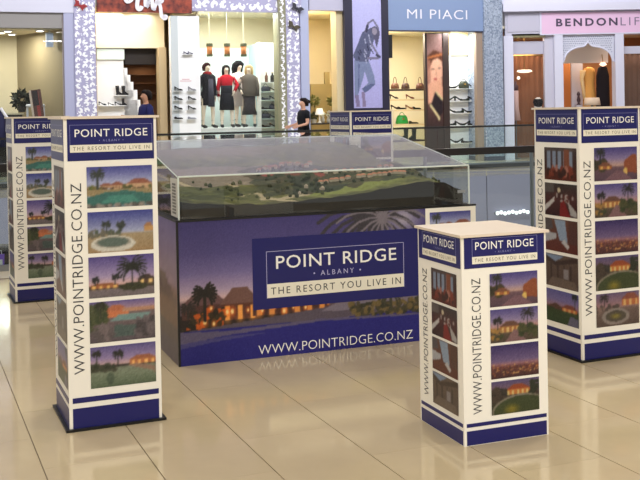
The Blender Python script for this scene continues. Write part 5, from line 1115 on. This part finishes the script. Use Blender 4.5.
# doorway interior
S(B, MB().box(TB(562, 56, .8), TB(608, 56, .8), .8, .9, ZB_(588, 63, .8), zt), 'wall_bulkhead', mat('cream_white', (226, 214, 206), .6)); S(B, MB().box(TB(571.5, 90, 1.6), TB(583, 90, 1.6), 1.6, 1.7, ZFL, ZB_(577, 62, 1.6)), 'wall_panel', mat('pale_grey_panel', (188, 184, 196), .5)); S(B, MB().box(TB(562, 90, 2), TB(571, 90, 2), 2.0, 2.1, ZFL, ZB_(566, 62, 2)), 'wall_panel', mat('amber_wall', (190, 116, 58), .5))
t, z = B.at(589, 67, 1.2); r_ = thing('gown_stand', 'golden gown on a stand inside the arched doorway', 'clothing', B.w(t, 1.2, ZFL), 0); zz = z - ZFL
MB().tube([(0, 0, 0), (0, 0, zz)], .02, 8).build('pole', steel, r_); MB().ell([(0, .16, .16), (.02, .16, .16)], 14).build('base', steel, r_); MB().ell([(zz - 1.5, .24, .18), (zz - .9, .19, .15), (zz - .5, .15, .12), (zz - .2, .20, .14), (zz - .05, .16, .1), (zz, .05, .05)], 16).build('gown', cl('gold_gown', (206, 150, 80)), r_, True); MB().ell([(zz - 1.0, .05, .05, -.16, -.05), (zz - .35, .06, .05, -.24, -.05), (zz - .1, .10, .08, -.2, -.05)], 10).build('ruffle', cl('cream_ruffle', (236, 204, 150)), r_, True)
t, z = B.at(602.5, 66, 1.0); r_ = thing('gown_stand', 'long black robe hanging at the right of the arched doorway', 'clothing', B.w(t, 1.0, ZFL), 0); zz = z - ZFL
MB().tube([(0, 0, 0), (0, 0, zz)], .02, 8).build('pole', steel, r_); MB().ell([(0, .16, .16), (.02, .16, .16)], 14).build('base', steel, r_); MB().ell([(.25, .24, .12), (.8, .22, .12), (zz - .3, .20, .12), (zz - .05, .14, .09), (zz, .05, .05)], 16).build('robe', cl('black_robe', (26, 20, 24)), r_, True)
t, z = B.at(603, 64, .7); r_ = thing('wall_lamp', 'small pinkish lamp above the black robe in the arched doorway', 'lamp', B.w(t, .7, z), 0); MB().ell([(-.07, .03, .03), (-.02, .12, .09), (.05, .06, .05)], 12).build('shade', mat('rose_lamp', (255, 206, 176), .5, emit=1.5), r_, True); MB().tube([(0, 0, .05), (0, .1, .3)], .012, 5).build('bracket', mat('brass', (170, 140, 80)), r_)
t, z = B.at(578.5, 92, 1.4); r_ = thing('dress_form', 'tiny dark statuette before the pale panel in the arched doorway', 'statuette', B.w(t, 1.4, z - .4), 0); MB().ell([(0, .07, .07), (.05, .03, .03), (.15, .06, .05), (.27, .03, .03), (.33, .06, .05), (.42, .02, .02)], 12).build('figure', mat('bronze_dark', (60, 44, 54), .4), r_, True); MB().box(-.1, .1, -.1, .1, -(z - .4 - ZFL), 0).build('pedestal', mat('pale_grey_panel', (188, 184, 196)), r_)
t, z = B.at(592, 98, .45); r_ = thing('display_table', 'low round table with pale cloth inside the arched doorway', 'table', B.w(t, .45, ZFL), 0); MB().ell([(0, .05, .05), (z - ZFL - .05, .04, .04)], 10).build('pedestal', mat('dark_wood', (40, 32, 26)), r_); MB().ell([(z - ZFL - .22, .26, .2), (z - ZFL, .22, .18), (z - ZFL + .01, .2, .16)], 16).build('cloth', mat('pale_cloth', (220, 196, 170), .8), r_, True)
shoplight(B, TB(530), .55, zt - .1, 26, .7, (1, .82, .6)); shoplight(B, TB(588, 60, 1.6), 1.6, zt - .1, 40, .9, (1, .84, .66)); shoplight(B, TB(590, 60, 2.5), 2.5, zt - .1, 40, 1.2, (1, .8, .55)); shoplight(B, TB(641), .5, zt - .1, 20, .7, (1, .82, .62))

# ============ odd items at the left edge of the concourse
g = np.array([0.0, 0.0]); d = ray(-3, 263); t_ = -CAMH / d[2]; P = d * t_
st_ = thing('ottoman', 'low dark round seat by the balustrade at the left edge', 'seat', (P[0], P[1] - .05, 0), 0)
MB().ell([(.03, .19, .19), (.06, .20, .20), (.15, .20, .20), (.18, .17, .17), (.185, .05, .05)], 20).build('cushion', mat('dark_leather', (44, 34, 40), .35), st_, True); MB().ell([(0, .16, .16), (.03, .16, .16)], 16).build('foot', black, st_)
d = ray(6.3, 264); t_ = -CAMH / d[2]; P = d * t_
bg_ = thing('glare_shape', 'small violet and white shape, added for a glare, beside the dark round seat', 'bag', (P[0], P[1] - .22, 0), .3)
MB().add([(-.045, -.03, 0), (.045, -.03, 0), (.045, .03, 0), (-.045, .03, 0), (-.05, -.012, .13), (.05, -.012, .13), (.05, .012, .13), (-.05, .012, .13)], [(0, 3, 2, 1), (4, 5, 6, 7), (0, 1, 5, 4), (1, 2, 6, 5), (2, 3, 7, 6), (3, 0, 4, 7)]).build('glare_block', mat('violet_glare', (128, 84, 206), .4), bg_); MB().box(-.03, .03, -.032, -.022, .03, .08).build('patch', mat('white_cloth', (236, 236, 240)), bg_); MB().tube([(-.025, 0, .125), (-.02, 0, .165), (.02, 0, .165), (.025, 0, .125)], .004, 5).build('handle', mat('white_cloth', (236, 236, 240)), bg_)  # bag-like shape whose violet and white colours stand for a purplish glare
